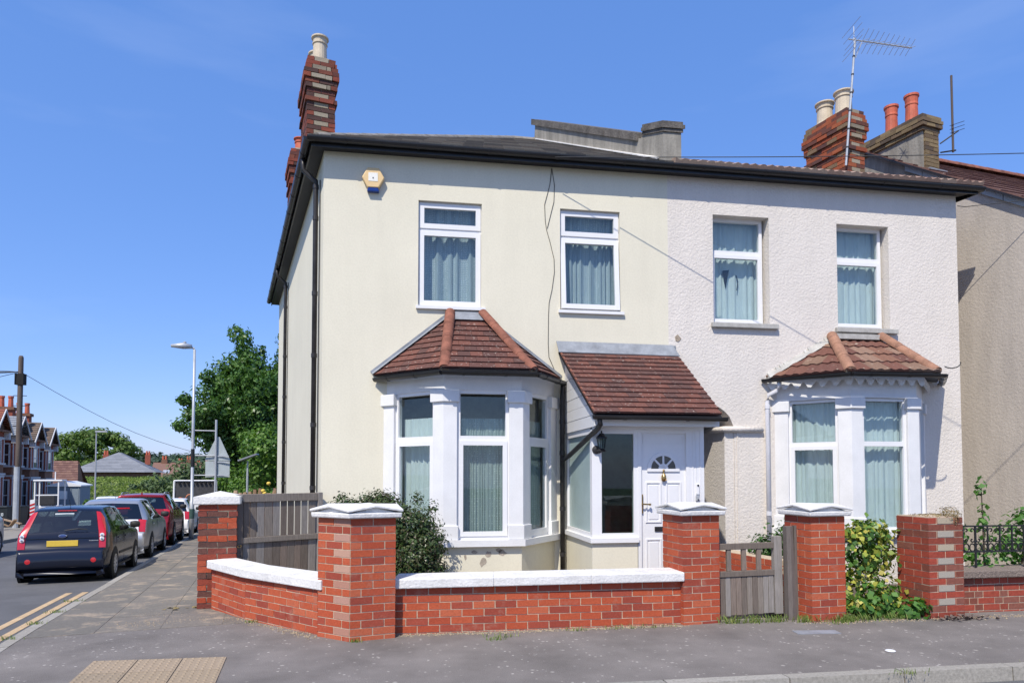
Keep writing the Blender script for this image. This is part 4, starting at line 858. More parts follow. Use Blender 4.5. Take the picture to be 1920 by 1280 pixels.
gst = MB(rotT((GA.x, GA.y, 0), SANG)).box(0, .40, 0, 1.25, 6.4, 7.97).build('chimney', M['greystack'], grey)
ggs = [(GA.x, GA.y)]
for i in range(20):
    for a_, c_ in fill(.36, .215 if i % 2 else .1025): piece('brick', unit_box(c_ - a_, .05, .065, M['brickstock'], 'brick', .003), gst, rotT((GA.x, GA.y, 0), SANG) @ Matrix.Translation(V((.03 + (a_ + c_) / 2, -.012, 6.5 + i * .075))))
brick_block(gst, M['brickstock'], (GA.x - .03, GA.y - .05, 0), SANG, .46, 1.33, 7.95, gn, lambda i: (.0, .035, .045, .02)[i], jit=.004)
MB(rotT((GA.x, GA.y, 0), SANG)).box(-.0, .40, 0, 1.25, 7.95, 8.22).build('stack_core', M['mortarold'], gst)
for y in (.35, .78):
    MB(rotT((GA.x, GA.y, 0), SANG)).lathe([(.13, 8.22), (.115, 8.30), (.105, 8.62), (.115, 8.63), (.115, 8.66), (.108, 8.67), (.12, 8.78), (.135, 8.79), (.135, 8.83), (.1, 8.83)], (.2, y, 0), 16).build('chimney_pot', M['potred'], gst)
MB(rotT((GA.x, GA.y, 0), SANG)).box(.03, .5, -.12, -.02, 6.42 + .75, 6.47 + .75).build('lead_flashing', M['lead'], gst)
t2 = thing('radio_aerial', 'thin upright aerial rod bracketed to the right side of the grey chimney', 'aerial', (10.15, 10.9, 7.6))
MB().tube([(10.02, 11.0, 7.55), (10.02, 11.0, 9.0)], .02, 6).build('rod', M['polewood'], t2); MB().tube([(9.8, 11.05, 7.72), (10.12, 10.98, 7.95)], .014, 6).build('bracket', M['iron'], t2); MB().tube([(9.8, 11.05, 7.55), (10.06, 10.98, 7.58)], .014, 6).build('bracket', M['iron'], t2)
x = MB(); [x.tube([(9.96, 11, z), (10.18, 10.9, z + .06)], .005, 4) for z in (7.9, 7.97, 8.04)]; x.build('element', M['iron'], t2)
MB().tube([(8.87, F - .02, 5.95), (8.98, F - .05, 5.93), (9.9, 9.0, 5.88), (11.5, 8.2, 5.9)], .006, 5).build('wall_cable', M['cable'], None, label='thin black cable from the white house corner across the grey wall', cat='cable')
# ------------------------------------------------------------------ garden walls, piers, gates
def cap(parent, poly, z, over=.055, h=.045, name='cap'):
    P = [V((*p, 0)) for p in poly]; n = len(P); c = sum(P, V()) / n
    def off(o):
        r = []
        for i in range(n):
            d0, d1 = (P[i] - P[i - 1]).normalized(), (P[(i + 1) % n] - P[i]).normalized(); n0, n1 = V((d0.y, -d0.x, 0)), V((d1.y, -d1.x, 0)); m = (n0 + n1).normalized(); r.append(P[i] + m * min(o / m.dot(n0), o * 1.6))
        return r
    A = off(over); B = off(over + .008)
    cp = MB().prism([(*q.xy,) for q in off(over - .006)], z, z + .052, [(*q.xy,) for q in A]).build(name, M['stonew'], parent, bevel=.012)
    b = MB(); I = off(over - .03)
    for i in range(n):                                             # set-back pediments
        p, q = I[i], I[(i + 1) % n]; m = (p + q) / 2; b.face((*p.xy, z + .045), (*q.xy, z + .045), (*m.xy, z + .058 + h))
    b.build('pediment', M['stonew'], cp)
    b = MB(); top = []
    for zz in (.056, .082):
        L = []
        for i in range(n): p, q = B[i], B[(i + 1) % n]; m = (p + q) / 2; L += [(*p.xy, z + zz), (*m.xy, z + zz + h)]
        top.append((b.pts(L), b.pts([(*c.xy, z + zz + h * 1.12)])))
    k = 2 * n; (lo, lc), (hi, hc) = top
    for i in range(k):
        j = (i + 1) % k; b.f += [(hi + i, hi + j, hc), (lo + j, lo + i, lc), (lo + i, lo + j, hi + j, hi + i)]
    b.build('cap_top', M['stonew'], cp, bevel=.008); return cp
def square(A, ang, w, d): 
    T = rotT((*A, 0), ang); return [(T @ V(p)).xy for p in ((0, 0, 0), (w, 0, 0), (w, d, 0), (0, d, 0))]
GP = 'brick gate piers along the front wall'
p1 = thing('brick_pier', 'five sided red brick corner pier with pale pink bricks and white stone cap', 'pier', (-.5, 6.95, 0), GP)
A = V((-.503, 6.734, 0)); aR, aL = math.radians(13.5), math.radians(139); dR, dL = V((math.cos(aR), math.sin(aR), 0)), V((math.cos(aL), math.sin(aL), 0))
nR, nL = V((-dR.y, dR.x, 0)), V((dL.y, -dL.x, 0)); Rp, Lp = A + dR * .44, A + dL * .44
poly1 = [A, Rp, Rp + nR * .40, Lp + nL * .40, Lp]; half = math.tan((math.pi - (aL - aR)) / 2)
inn = [A + (nR + nL).normalized() * .005, Rp + nR * .0045 - dR * .002, Rp + nR * .4, Lp + nL * .4, Lp + nL * .0045 - dL * .002]
MB().prism([q.xy for q in inn], -.1, 1.17).build('pier_core', M['mortar'], p1)
for i in range(16):
    z = -.025 + i * .075; cuts = [(.004, .215), (.225, .44)] if i % 2 else [(.004, .1025), (.1125, .3275), (.3375, .44)]
    for d, n_, side in ((dR, nR, 0), (dL, nL, 1)):
        for k, (x0, x1) in enumerate(cuts):
            e = .1 * math.tan(math.radians(90) - (aL - aR) / 2) if k == 0 else 0
            q = [A + d * x0, A + d * x1, A + d * x1 + n_ * .1, A + d * (x0 + e) + n_ * .1]; q = [v + V((random.uniform(-.0012, .0012), random.uniform(-.0012, .0012), 0)) for v in q]
            if side: q = q[::-1]
            pale = side == 1 and i % 2 == 1 and k == 0
            MB().prism([v.xy for v in q], z, z + .065).build('brick', M['brickpale'] if pale else M['brick'], p1)
    for x0, x1 in ((0, .19), (.2, .39)):                            # the two returns towards the garden
        for o, n_, d in ((Rp, nR, -dR), (Lp, nL, -dL)):
            q = [o + n_ * (.105 + x0 * .75), o + n_ * (.105 + x1 * .75), o + n_ * (.105 + x1 * .75) + d * .08, o + n_ * (.105 + x0 * .75) + d * .08]
            if (q[1] - q[0]).cross(q[2] - q[1]).z < 0: q = q[::-1]
            MB().prism([v.xy for v in q], z, z + .065).build('brick', M['brick'], p1)
cap(p1, [q.xy for q in poly1], 1.172)
def pier(label, A, ang, z1, m='brick', n=16, z0=-.03, W=.44, capped=True, name='brick_pier', over=.055):
    p = thing(name, label, 'pier', (A[0] + .2, A[1] + .2, 0), GP)
    core('pier_core', M['mortar'], p, (*A, 0), ang, W, W, z0 - .05, z1 - .004); brick_block(p, M[m], (*A, 0), ang, W, W, z0, n)
    if capped: cap(p, square(A, ang, W, W), z1, over)
    return p
a8 = math.radians(7)
pier('square red brick pier with white gabled cap between low wall and wooden gate', (2.935, 6.915), a8, 1.155, n=16, z0=-.04)
pier('square red brick pier with white gabled cap standing behind the leaning gate post', (4.365, 6.83), a8, 1.14, n=16, z0=-.06)
p4 = pier('uncapped brown brick pier with dry moss on top beside iron railing', (5.765, 6.80), math.radians(4), 1.125, 'brickp4', 16, -.08, .46, False)
for i in range(1, 16, 2):
    piece('brick', unit_box(.215, .03, .065, M['brickbuff'], 'brick'), p4, rotT((5.765, 6.80, 0), math.radians(4)) @ Matrix.Translation(V((.225, .0115, -.08 + i * .075 + .0325)))) if i > 2 else None
p5 = thing('brick_pier', 'old rough dark red brick pier with plain white cap beside the slatted side gate', 'pier', (-2.25, 9.1, 0), GP)
core('pier_core', M['mortarold'], p5, (-2.475, 8.86, 0), .10, .44, .40, -.15, 1.225, .007); brick_block(p5, M['brickold'], (-2.475, 8.86, 0), .10, .44, .40, -.05, 17, lambda i: random.uniform(-.004, .006), jit=.006)
sq = square((-2.475, 8.86), .10, .44, .40); o5 = square((-2.475 - .05, 8.86 - .05), .10, .54, .50); c5 = sum((V((*q, 0)) for q in o5), V()) / 4
b = MB().prism(o5, 1.225, 1.32); i = b.pts([(*q, 1.32) for q in o5] + [(c5.x, c5.y, 1.385)]); b.f += [(i, i + 1, i + 4), (i + 1, i + 2, i + 4), (i + 2, i + 3, i + 4), (i + 3, i, i + 4)]; b.f.pop(1)
b.build('cap', M['stonew'], p5, bevel=.012)
def low_wall(wl, P, Q, n, z0, m, first=.215, flem=False):
    P, Q = V((*P, 0)), V((*Q, 0)); L = (Q - P).length; ang = math.atan2(Q.y - P.y, Q.x - P.x)
    MB(rotT(P, ang)).box(.0, L, .0045, .215, z0 - .1, z0 + n * .075 - .005).build('wall_core', M['mortar'], wl)
    for i in range(n):
        if flem:
            x = 0.0; k = i % 2
            while x < L - .03:
                w = .215 if k % 2 == 0 else .1025
                if x == 0 and i % 2: w = .06
                w = min(w, L - x); piece('brick', unit_box(w, .1, BH, M[m], 'brick', .0015), wl, rotT(P, ang) @ Matrix.Translation(V((x + w / 2, .05, z0 + i * .075 + .0325)))); x += w + JT; k += 1
        else: run(wl, M[m], P, ang, 0, L, z0 + i * .075, first=(.215 if i % 2 else .1025), jit=.002)
def coping(wl, pts_out, pts_in, z0, z1, m='stonew', cuts=None, tilt=.0):
    n = len(pts_out)
    for i in range(n - 1):
        a, c, d, e = (V((*q, 0)) for q in (pts_out[i], pts_out[i + 1], pts_in[i + 1], pts_in[i])); k = max(1, round((c - a).length / .9)); 
        for j in range(k):
            f0, f1 = j / k, (j + 1) / k; Q = [a.lerp(c, f0), a.lerp(c, f1), e.lerp(d, f1), e.lerp(d, f0)]
            MB().hexa([(*q.xy, z0) for q in Q] + [(*Q[0].xy, z1 - .012), (*Q[1].xy, z1 - .012), (*Q[2].xy, z1), (*Q[3].xy, z1)]).build('coping_stone', M[m], wl, bevel=.010)
w1 = thing('garden_wall', 'low red brick front wall with white coping between corner pier and gate pier', 'wall', (1.4, 7.0, 0))
low_wall(w1, (-.08, 6.955), (2.935, 6.975), 7, -.06, 'brick'); coping(w1, [(-.11, 6.895), (2.945, 6.90)], [(-.05, 7.22), (2.93, 7.22)], .462, .570)
w2 = thing('garden_wall', 'short angled red brick wall with white coping between corner pier and old pier', 'wall', (-1.5, 7.9, 0))
low_wall(w2, (-2.30, 8.83), (-1.735, 8.02), 7, -.075, 'brick'); low_wall(w2, (-1.735, 8.02), (-.84, 7.06), 7, -.065, 'brick')
coping(w2, [(-2.36, 8.82), (-1.765, 7.97), (-.80, 6.965)], [(-2.06, 8.95), (-1.50, 8.15), (-.56, 7.22)], .455, .565)
w3 = thing('garden_wall', 'red brick dividing wall seen through the gaps of the front gate', 'wall', (4.1, 8.4, 0))
low_wall(w3, (3.95, 9.6), (4.28, 7.36), 8, 0, 'brick')
w4 = thing('garden_wall', 'red and brown brick wall with rough grey coping under the iron railing', 'wall', (7.4, 7.0, 0))
low_wall(w4, (6.245, 7.02), (9.0, 7.06), 6, -.05, 'brickp4', flem=True); coping(w4, [(6.22, 6.94), (9.0, 6.98)], [(6.22, 7.30), (9.0, 7.34)], .405, .50, 'pebble' if 'pebble' in M else (M.__setitem__('pebble', mat('pebble_coping', (.30, .24, .20), .95, .3, 30, 90, .5, .9, 60, .02)) or 'pebble'))
# iron railing
rl = thing('iron_railing', 'black wrought iron railing with scrolls on the right hand wall', 'railing', (7.4, 7.12, .5))
ry = 7.13; X1, X2 = 6.26, 8.95
for z, nm in ((.985, 'top_rail'), (.685, 'bottom_rail')): MB().box(X1, X2, ry - .008, ry + .008, z - .009, z + .009).build(nm, M['iron'], rl)
def scroll(cx, cz, s, fx, fz):
    return [(cx + fx * s * (1 - .11 * k) * math.cos(k * .62), ry, cz + fz * s * (1 - .11 * k) * math.sin(k * .62)) for k in range(9)]
k = 0
for x in np.arange(X1 + .07, X2, .165):
    thick = k % 4 == 2; MB().box(x - (.011 if thick else .007), x + (.011 if thick else .007), ry - .007, ry + .007, (.50 if thick else .685), .985).build('railing_post' if thick else 'bar', M['iron'], rl)
    c = x + .0825
    for fx in (1, -1):
        for pts in (scroll(c + fx * .040, .930, .036, fx, 1), scroll(c + fx * .040, .825, .036, fx, -1), [(c + fx * .04 + .036 * math.cos(q), ry, .735 + .044 * math.sin(q)) for q in np.linspace(0, 6.283, 13)]):
            MB().tube(pts, .0085, 5, False).build('scroll', M['iron'], rl)
    k += 1
# front gate with its leaning post
g = thing('wooden_gate', 'low weathered grey wooden garden gate with open top and boarded bottom', 'gate', (3.7, 7.0, 0))
T = rotT((3.40, 7.02, 0), math.radians(2)) @ Matrix.Rotation(math.radians(.8), 4, 'Y').inverted()
def gbox(nm, *a, par=g, TT=T, m='wood'): return MB(TT).box(*a).build(nm, M[m], par, bevel=.004)
gbox('top_rail', -.02, .66, 0, .05, .77, .835); gbox('middle_rail', 0, .66, 0, .05, .475, .535)
for x in (.10, .28, .46): gbox('baluster', x, x + .05, .008, .045, .535, .77)
gbox('gate_stile', .66, .755, -.005, .06, .05, .90)
for i in range(10):
    x = .012 + i * .0645; gbox('board', x, x + .0605, .012 + random.uniform(-.003, .003), .034, .055 + random.uniform(-.008, .008), .475)
post = thing('gate_post', 'split weathered wooden post leaning between the front gate and brick pier', 'post', (4.22, 7.0, 0))
MB(Matrix.Translation((4.175, 6.97, 0)) @ Matrix.Rotation(math.radians(1.2), 4, 'Y').inverted()).prism([(0, 0), (.045, -.008), (.10, .01), (.11, .09), (.0, .10)], -.05, 1.02, [(.006, .004), (.05, .0), (.088, .012), (.095, .08), (.012, .09)]).build('post_timber', M['wooddark'], post)
MB(Matrix.Translation((4.26, 6.985, 0))).prism([(0, 0), (.035, -.005), (.04, .05), (.005, .06)], -.05, 1.03, [(.0, .004), (.028, .0), (.03, .04), (.0, .05)]).build('split_strip', M['wooddark'], post)
# slatted side gate
sg = thing('wooden_gate', 'tall weathered slatted wooden side gate between old brick pier and house corner', 'gate', (-1.55, 9.3, 0))
P0, P1_ = V((-2.03, 8.98, 0)), V((-1.09, 9.58, 0)); L = (P1_ - P0).length; T = rotT(P0, math.atan2(P1_.y - P0.y, P1_.x - P0.x))
gb2 = lambda nm, *a, m='wood': MB(T).box(*a).build(nm, M[m], sg, bevel=.004)
gb2('frame_post', -.05, .045, -.02, .07, -.02, 1.26, m='wooddark'); gb2('top_rail', .045, L - .07, -.012, .05, 1.245, 1.345); gb2('middle_rail', .045, L - .04, -.012, .05, .73, .80); gb2('corner_post', L - .065, L, -.016, .07, 0, 1.35); gb2('frame_post', -.05, .045, -.015, .065, 1.262, 1.34)
x = .06; k = 0
while x < L - .12:
    w_ = random.uniform(.075, .10); gp = .006 if k < 4 else .014
    gb2('board', x, x + w_, .012, .032, .80, 1.245); gb2('board', x, x + w_ + gp * .6, .014, .034, .0, .73); x += w_ + gp; k += 1
MB(T).tube([(.0 + .022 * math.cos(a), -.03, .70 + .016 * math.sin(a)) for a in np.linspace(0, 6.28, 12)], .005, 6).build('ring_latch', M['brass'], sg)
# ------------------------------------------------------------------ plants by the house
M['bushleaf'] = leaf_mat('dark_bush_leaf', [(.018, .035, .012), (.035, .065, .018), (.055, .095, .028), (.07, .05, .03), (.10, .15, .05)], .35, .12)
M['privet'] = leaf_mat('privet_leaf', [(.02, .06, .012), (.05, .12, .025), (.09, .19, .045)], .4, .25)
M['varieg'] = leaf_mat('variegated_leaf', [(.03, .08, .015), (.06, .14, .028), (.12, .22, .04), (.50, .46, .08), (.64, .57, .20)], .4, .2)
M['vine'] = leaf_mat('vine_leaf', [(.04, .11, .02), (.08, .2, .04), (.16, .3, .07)], .5, .35)
M['dry'] = leaf_mat('dry_moss', [(.20, .13, .07), (.30, .22, .11), (.16, .15, .06)], .9, .1)
M['blade'] = leaf_mat('grass_blade', [(.08, .14, .03), (.16, .24, .05), (.30, .30, .11)], .6, .3)
M['bark'] = mat('bark', (.10, .075, .055), .95, .3, 8, 40, .3, .6, 30, .01)
def shrub(label, loc, clumps, size, m, stems, cat='shrub', name='shrub', group=None, **k):
    t = thing(name, label, cat, loc, group)
    leaves('foliage', [((loc[0] + c[0], loc[1] + c[1], loc[2] + c[2]), r, n) for c, r, n in clumps], size, M[m], t, **k)
    b = MB()
    for p, q in stems: a, c = V(loc) + V(p), V(loc) + V(q); b.tube([a, a.lerp(c, .5) + V((random.uniform(-.03, .03), 0, 0)), c], [.016, .011, .005], 5)
    if stems: b.build('stems', M['bark'], t)
    return t
cl = [((-.36, .2, 1.0), (.34, .3, .28), 3400), ((-.66, .25, 1.14), (.26, .2, .18), 1200), ((-.25, .15, 1.20), (.27, .22, .2), 2200), ((.08, 0, .95), (.33, .3, .28), 3600), ((.16, -.1, .62), (.33, .3, .32), 4200), ((.02, -.1, .28), (.32, .3, .3), 3400), ((-.25, .1, .5), (.35, .3, .4), 2600), ((.30, -.1, .78), (.24, .24, .22), 1700), ((.32, -.1, .42), (.24, .24, .24), 1500)]
for _ in range(34): cl.append(((random.uniform(-.75, .38), random.uniform(-.15, .35), random.uniform(.75, 1.32)), (.09, .09, .10), 70))
shrub('dark evergreen bush with small leaves growing in front of the tiled bay', (-.02, 8.25, 0), cl, .040, 'bushleaf', [((0, 0, 0), (-.3, .1, 1.0)), ((0, 0, 0), (.2, 0, .8)), ((0, 0, 0), (0, .1, .7))], shell=.35)
cl = [((0, 0, .25), (.42, .25, .3), 420), ((-.15, -.02, .62), (.3, .22, .3), 420), ((.2, .05, .7), (.26, .2, .3), 400), ((.05, .0, .92), (.3, .2, .14), 300), ((-.1, -.25, .12), (.35, .15, .14), 150), ((.3, -.3, .1), (.22, .12, .1), 90)]
shrub('yellow and green variegated bush filling the gap between two brick piers', (5.28, 7.25, 0), cl, .072, 'varieg', [((0, .1, 0), (-.1, 0, .8)), ((.1, .1, 0), (.2, 0, .8))], aspect=.75, shell=.5, jit=.6)
shrub('bright green ivy leaves at the foot of the variegated bush', (5.30, 7.02, 0), [((0, 0, .18), (.3, .14, .22), 130), ((.32, -.18, .10), (.2, .1, .12), 60), ((-.2, -.1, .08), (.24, .1, .1), 50)], .085, 'vine', [], aspect=.8, cat='ivy', name='ivy')
cl = [((0, 0, .55), (.32, .25, .38), 700), ((.22, .05, .78), (.22, .2, .25), 420), ((-.22, 0, .62), (.2, .18, .22), 300), ((.3, .1, .95), (.14, .12, .14), 130)]
shrub('leafy green shrub behind the wooden gate at the foot of the white pipe', (4.72, 8.1, 0), cl, .06, 'privet', [((0, 0, 0), (.1, 0, .7))], shell=.3)
cl = [((0, 0, .15), (.75, .25, .2), 300), ((.35, .05, .45), (.25, .2, .3), 200), ((.50, .0, .70), (.14, .12, .16), 80), ((-.5, .05, .5), (.2, .15, .2), 90), ((-.1, 0, .65), (.07, .08, .3), 34), ((.9, 0, .5), (.3, .2, .35), 280), ((-.12, 0, 1.08), (.07, .05, .14), 26), ((1.3, 0, .5), (.3, .2, .3), 200)]
shrub('straggly bright green vine climbing through the iron railing', (7.15, 7.42, .35), cl, .075, 'vine', [((-.4, 0, 0), (-.75, .05, .7)), ((-.1, 0, 0), (-.12, 0, 1.1)), ((.4, 0, 0), (.5, 0, 1.0))], cat='vine', name='vine', aspect=.8)
mo = thing('moss_clump', 'dry brown moss clump sprouting on top of the uncapped brick pier', 'moss', (6.0, 7.0, 1.12))
leaves('moss', [((5.98, 6.98, 1.125), (.22, .2, .02), 260), ((6.13, 6.90, 1.16), (.11, .1, .07), 320), ((6.12, 6.83, 1.08), (.07, .03, .06), 120)], .03, M['dry'], mo, aspect=.25)
def tuft(name, label, pts, h, m, n):
    b = MB(); r = []
    for x, y, sp in pts:
        for _ in range(n):
            px, py = x + random.gauss(0, sp), y + random.gauss(0, sp * .35); z = gz(px, py); a = random.random() * 6.28; hh = h * random.uniform(.4, 1.1); w_ = .004; dx, dy = math.cos(a), math.sin(a); q = random.uniform(.2, .7)
            b.face((px - dy * w_, py + dx * w_, z), (px + dy * w_, py - dx * w_, z), (px + dx * hh * q * .5 + dy * w_ * .6, py + dy * hh * q * .5 - dx * w_ * .6, z + hh * .7), (px + dx * hh * q, py + dy * hh * q, z + hh)); r.append(random.random())
    b.r = r; return b.build(name, m, None, rnd=True, kind='stuff', label=label)
tuft('grass', 'grass growing at the foot of the gate, piers and wall', [(3.5, 6.93, .06), (3.75, 6.92, .08), (4.0, 6.93, .06), (4.3, 6.86, .05), (4.62, 6.80, .12), (4.85, 6.85, .08), (5.05, 6.82, .14), (4.75, 6.78, .08), (5.4, 6.86, .1)], .09, M['blade'], 70)
tuft('weeds', 'weeds sprouting in the pavement cracks', [(1.0, 6.7, .09), (.9, 6.6, .05), (1.75, 6.85, .05), (-1.62, 7.82, .03), (7.4, 6.95, .05), (5.3, 5.10, .05), (4.0, 4.98, .08), (5.4, 4.97, .12), (-2.3, 9.2, .06), (-.45, 6.72, .03), (2.6, 6.88, .1), (2.2, 6.88, .1), (-3.82, 7.4, .05), (-3.95, 8.2, .06), (-4.1, 9.0, .06), (-4.3, 9.9, .07)], .045, M['blade'], 34)
lf = MB(); 
for _ in range(60):
    x, y = 6.1 + random.gauss(0, .14), 6.70 + random.gauss(0, .04); a = random.random() * 6; lf.face(*[(x + .03 * math.cos(a + k), y + .02 * math.sin(a + k), random.uniform(.005, .05)) for k in (0, 1.5, 3, 4.5)])
lf.build('fallen_leaves', mat('dead_leaf', (.16, .12, .10), .9, .4), None, kind='stuff')
MB(Matrix.Translation((4.35, 5.62, 0)) @ Matrix.Rotation(.3, 4, 'Z')).lathe([(.04, .002), (.045, .006), (.038, .012), (.01, .010)], n=14).build('cup_lid', M['upvc'], None, label='small white round lid dropped on the grey footway', cat='litter')
MB().prism([(3.9, 6.35), (4.35, 6.32), (4.37, 6.46), (3.92, 6.50)], -.02, .005).build('stop_tap_cover', M['lead'], None, label='small worn grey access cover set in the footway before the gate', cat='cover')
dc = MB(); 
for _ in range(26):
    x, y = -2.55 + random.gauss(0, .22), 8.95 + random.gauss(0, .05); r = random.uniform(.01, .03); z = gz(x, y) + .004; dc.face(*[(x + r * 1.5 * math.cos(k), y + r * math.sin(k), z + random.uniform(0, .02)) for k in (0, 1.3, 2.6, 3.9, 5.2)])
dc.build('dead_leaves', mat('withered_leaf', (.30, .24, .10), .9, .4), None, kind='stuff')
# ------------------------------------------------------------------ cars
def paint(name, col, metal=.3, rough=.28): return mat(name, col, rough, .04, 2, 20, .02, metal=metal, coat=.35, spec=.4)
M['tyre'] = mat('tyre_rubber', (.02, .02, .02), .8, .2); M['rim'] = mat('alloy_rim', (.55, .55, .57), .35, .1, metal=.25); M['archblack'] = mat('black_arch', (.008, .008, .008), .8)
M['redlens'] = mat('red_lens', (.50, .012, .02), .15, .1, coat=1); M['clearlens'] = mat('clear_lens', (.75, .72, .72), .12, .05, coat=1); M['plate'] = mat('yellow_plate', (.66, .46, .06), .45, .08); M['seat'] = mat('car_seat', (.06, .06, .065), .9)
M['blackplastic'] = mat('matt_trim', (.03, .03, .032), .6); M['carpaper'] = mat('white_sticker', (.75, .8, .82), .5, .03); M['emblem'] = mat('blue_emblem', (.04, .07, .22), .2, .05, metal=.4, coat=1)
def car(label, s, l, spec, body, group='cars parked along the side street kerb', flip=False, dz=-.11, cat='car', yaw=0):
    a = math.atan2(-UX, UY) + (math.pi if flip else 0) + yaw; p = st(s, l, fall(s) + dz); t = thing('parked_car', label, cat, p, group, a, True); t.scale = (spec.get('scale', 1),) * 3; t.rotation_euler = (math.atan(.0326) * (1 if flip else -1) if s > 7.8 else 0, 0, a)
    Lc, hw, belt, zb = spec['L'], spec['hw'], spec['belt'], spec.get('zb', .20); prof = spec['prof']
    keys = []; 
    for (y0, z0, w0, f0), (y1, z1, w1, f1) in zip(prof, prof[1:]):
        n = max(1, int(math.hypot(y1 - y0, z1 - z0) / .13))
        for k in range(n): u = k / n; keys.append((y0 + (y1 - y0) * u, z0 + (z1 - z0) * u, w0 + (w1 - w0) * u, f0))
    keys.append(prof[-1])
    def hwid(y):
        e = min(y, Lc - y); return hw * (1 - .10 * max(0, 1 - e / .55) ** 2.2)
    rings = []
    for y, zt, wt, f in keys:
        w = hwid(y); zl = min(belt, zt - .02); b0 = zb if zt > zb + .1 else zt - .1; wt = min(wt, w * .97); r = [(w * .82, b0), (w * .965, b0 + .03), (w * .995, b0 + .12 * min(1, (zl - b0) / .4)), (w, b0 + .55 * (zl - b0)), (w * .99, b0 + .85 * (zl - b0)), (w * .97, zl)]
        zt2 = zt - .045 * min(1, (zt - zl) / .3)
        for q in (.25, .5, .75, 1): r.append((w * .97 + (wt - w * .97) * q ** 1.25, zl + (zt2 - zl) * q))
        r += [(wt - .03, zt - .012 * min(1, (zt - zl) / .3)), (wt * .84, zt), (0, zt + .018)]
        rings.append([(x, y, z) for x, z in r])
    J = len(rings[0]); groups = {}
    def put(g, pts):
        vs, fs, mp = groups.setdefault(g, ([], [], {})); idx = []
        for p in pts:
            k = tuple(round(c, 5) for c in p)
            if k not in mp: mp[k] = len(vs); vs.append(p)
            idx.append(mp[k])
        if len(set(idx)) == len(idx): fs.append(tuple(idx))
    for i in range(len(rings) - 1):
        f = keys[i][3]; ym = (keys[i][0] + keys[i + 1][0]) / 2; zm = (keys[i][1] + keys[i + 1][1]) / 2
        for j in range(J - 1):
            for sg in (1, -1):
                g = 'body'
                if f == 'R' and j >= 10: g = 'rear_window'
                elif f == 'W' and j >= 10: g = 'windscreen'
                elif 5 <= j <= 8 and any(c0 < ym < c1 for c0, c1 in spec['side']) and zm > belt + .16: g = 'side_window' + ('' if sg > 0 else '_')
                z0, z1, j0, j1, yr = spec['lamp']
                if ym < yr and z0 < zm < z1 and j0 <= j <= j1: g = 'tail_light' + ('' if sg > 0 else '_')
                q = [rings[i][j], rings[i + 1][j], rings[i + 1][j + 1], rings[i][j + 1]]; q = [(sg * x, y, z) for x, y, z in q]
                put(g, q if sg < 0 else q[::-1])
    for R in (rings[0], rings[-1]):
        pts = R + [(-x, y, z) for x, y, z in R[-2::-1]]; put('body', pts)
    for i in range(len(rings) - 1): a0, a1 = rings[i][0], rings[i + 1][0]; put('body', [a0, (-a0[0], a0[1], a0[2]), (-a1[0], a1[1], a1[2]), a1])
    mt = {'body': body, 'rear_window': M['carglass'], 'windscreen': M['carglass'], 'side_window': M['carglass'], 'side_window_': M['carglass'], 'tail_light': M['redlens'], 'tail_light_': M['redlens']}
    bo = None
    for g in sorted(groups, key=lambda x: x != 'body'):
        vs, fs, _ = groups[g]; b = MB(); b.v = vs; b.f = fs; o = b.build(g.rstrip('_'), mt[g], t, smooth=True)
        if g == 'body': bo = o
        if g.startswith('tail'): o.scale = (1.012, 1, 1.0); o.location.y = -.008
    for wy in spec['wheels']:
        for sg in (1, -1):
            R, w = spec['wr'], hwid(wy); cx = sg * (w - .09); TT = Matrix.Translation((cx, wy, R)) @ Matrix.Rotation(sg * math.pi / 2, 4, 'Y')
            MB(Matrix.Translation((sg * (w * .9975), wy, R)) @ Matrix.Rotation(sg * math.pi / 2, 4, 'Y')).lathe([(R + .055, -.05), (R + .055, .004), (R + .05, .006)], n=28).build('wheel_arch', M['archblack'], t)
            wh = MB(TT).lathe([(R * .62, -.09), (R * .93, -.09), (R, -.06), (R, .07), (R * .93, .10), (R * .66, .105), (R * .66, .06)], n=28).build('wheel', M['tyre'], t, smooth=True)
            b = MB(TT); b.lathe([(R * .66, .07), (R * .66, .104), (R * .61, .104), (R * .60, .075)], n=24); b.lathe([(R * .17, .06), (R * .16, .10), (.01, .102)], n=12)
            for q in range(spec.get('spokes', 7)):
                an = q * 2 * math.pi / spec.get('spokes', 7); c, s_ = math.cos(an), math.sin(an); pw, pr = R * .06, R * .62
                b.hexa([(c * u - s_ * v, s_ * u + c * v, z) for z in (.07, .098) for u, v in ((.12 * R, -pw), (pr, -pw * 1.3), (pr, pw * 1.3), (.12 * R, pw))])
            b.build('rim', M['rim'], wh); MB(TT).lathe([(R * .64, .05), (R * .64, .062)], n=20).build('wheel_back', M['archblack'], wh)
    ins = MB(); ins.box(-hw * .72, hw * .72, .9, 1.05, .55, belt + .12)
    for x in (-.36, .36): ins.box(x - .22, x + .22, 1.75, 1.9, .5, belt + .22); ins.box(x - .12, x + .12, 1.78, 1.86, belt + .22, belt + .40)
    ins.box(-hw * .9, hw * .9, .35, Lc - .9, .4, .6); ins.build('seats', M['seat'], t)
    for sg in (1, -1):
        y = spec['mirror']; x0 = hwid(y) * .95
        MB().lathe([(.02, -.075), (.075, -.06), (.085, 0), (.075, .06), (.02, .075)], (0, 0, 0), 12).build('wing_mirror', M['blackplastic'] if spec.get('mirrorblack', True) else body, t, smooth=True)
        m = t.children[-1]; m.matrix_basis = Matrix.Translation((sg * (x0 + .11), y, belt + .09)) @ Matrix.Diagonal((1.25, .8, 1, 1))
        for hy in spec['handles']: MB().box(sg * hwid(hy) * .985 - .012, sg * hwid(hy) * .985 + .02, hy, hy + .17, belt - .14, belt - .105).build('door_handle', body if not spec.get('handleblack') else M['blackplastic'], t, bevel=.006)
        ys = spec['doors']
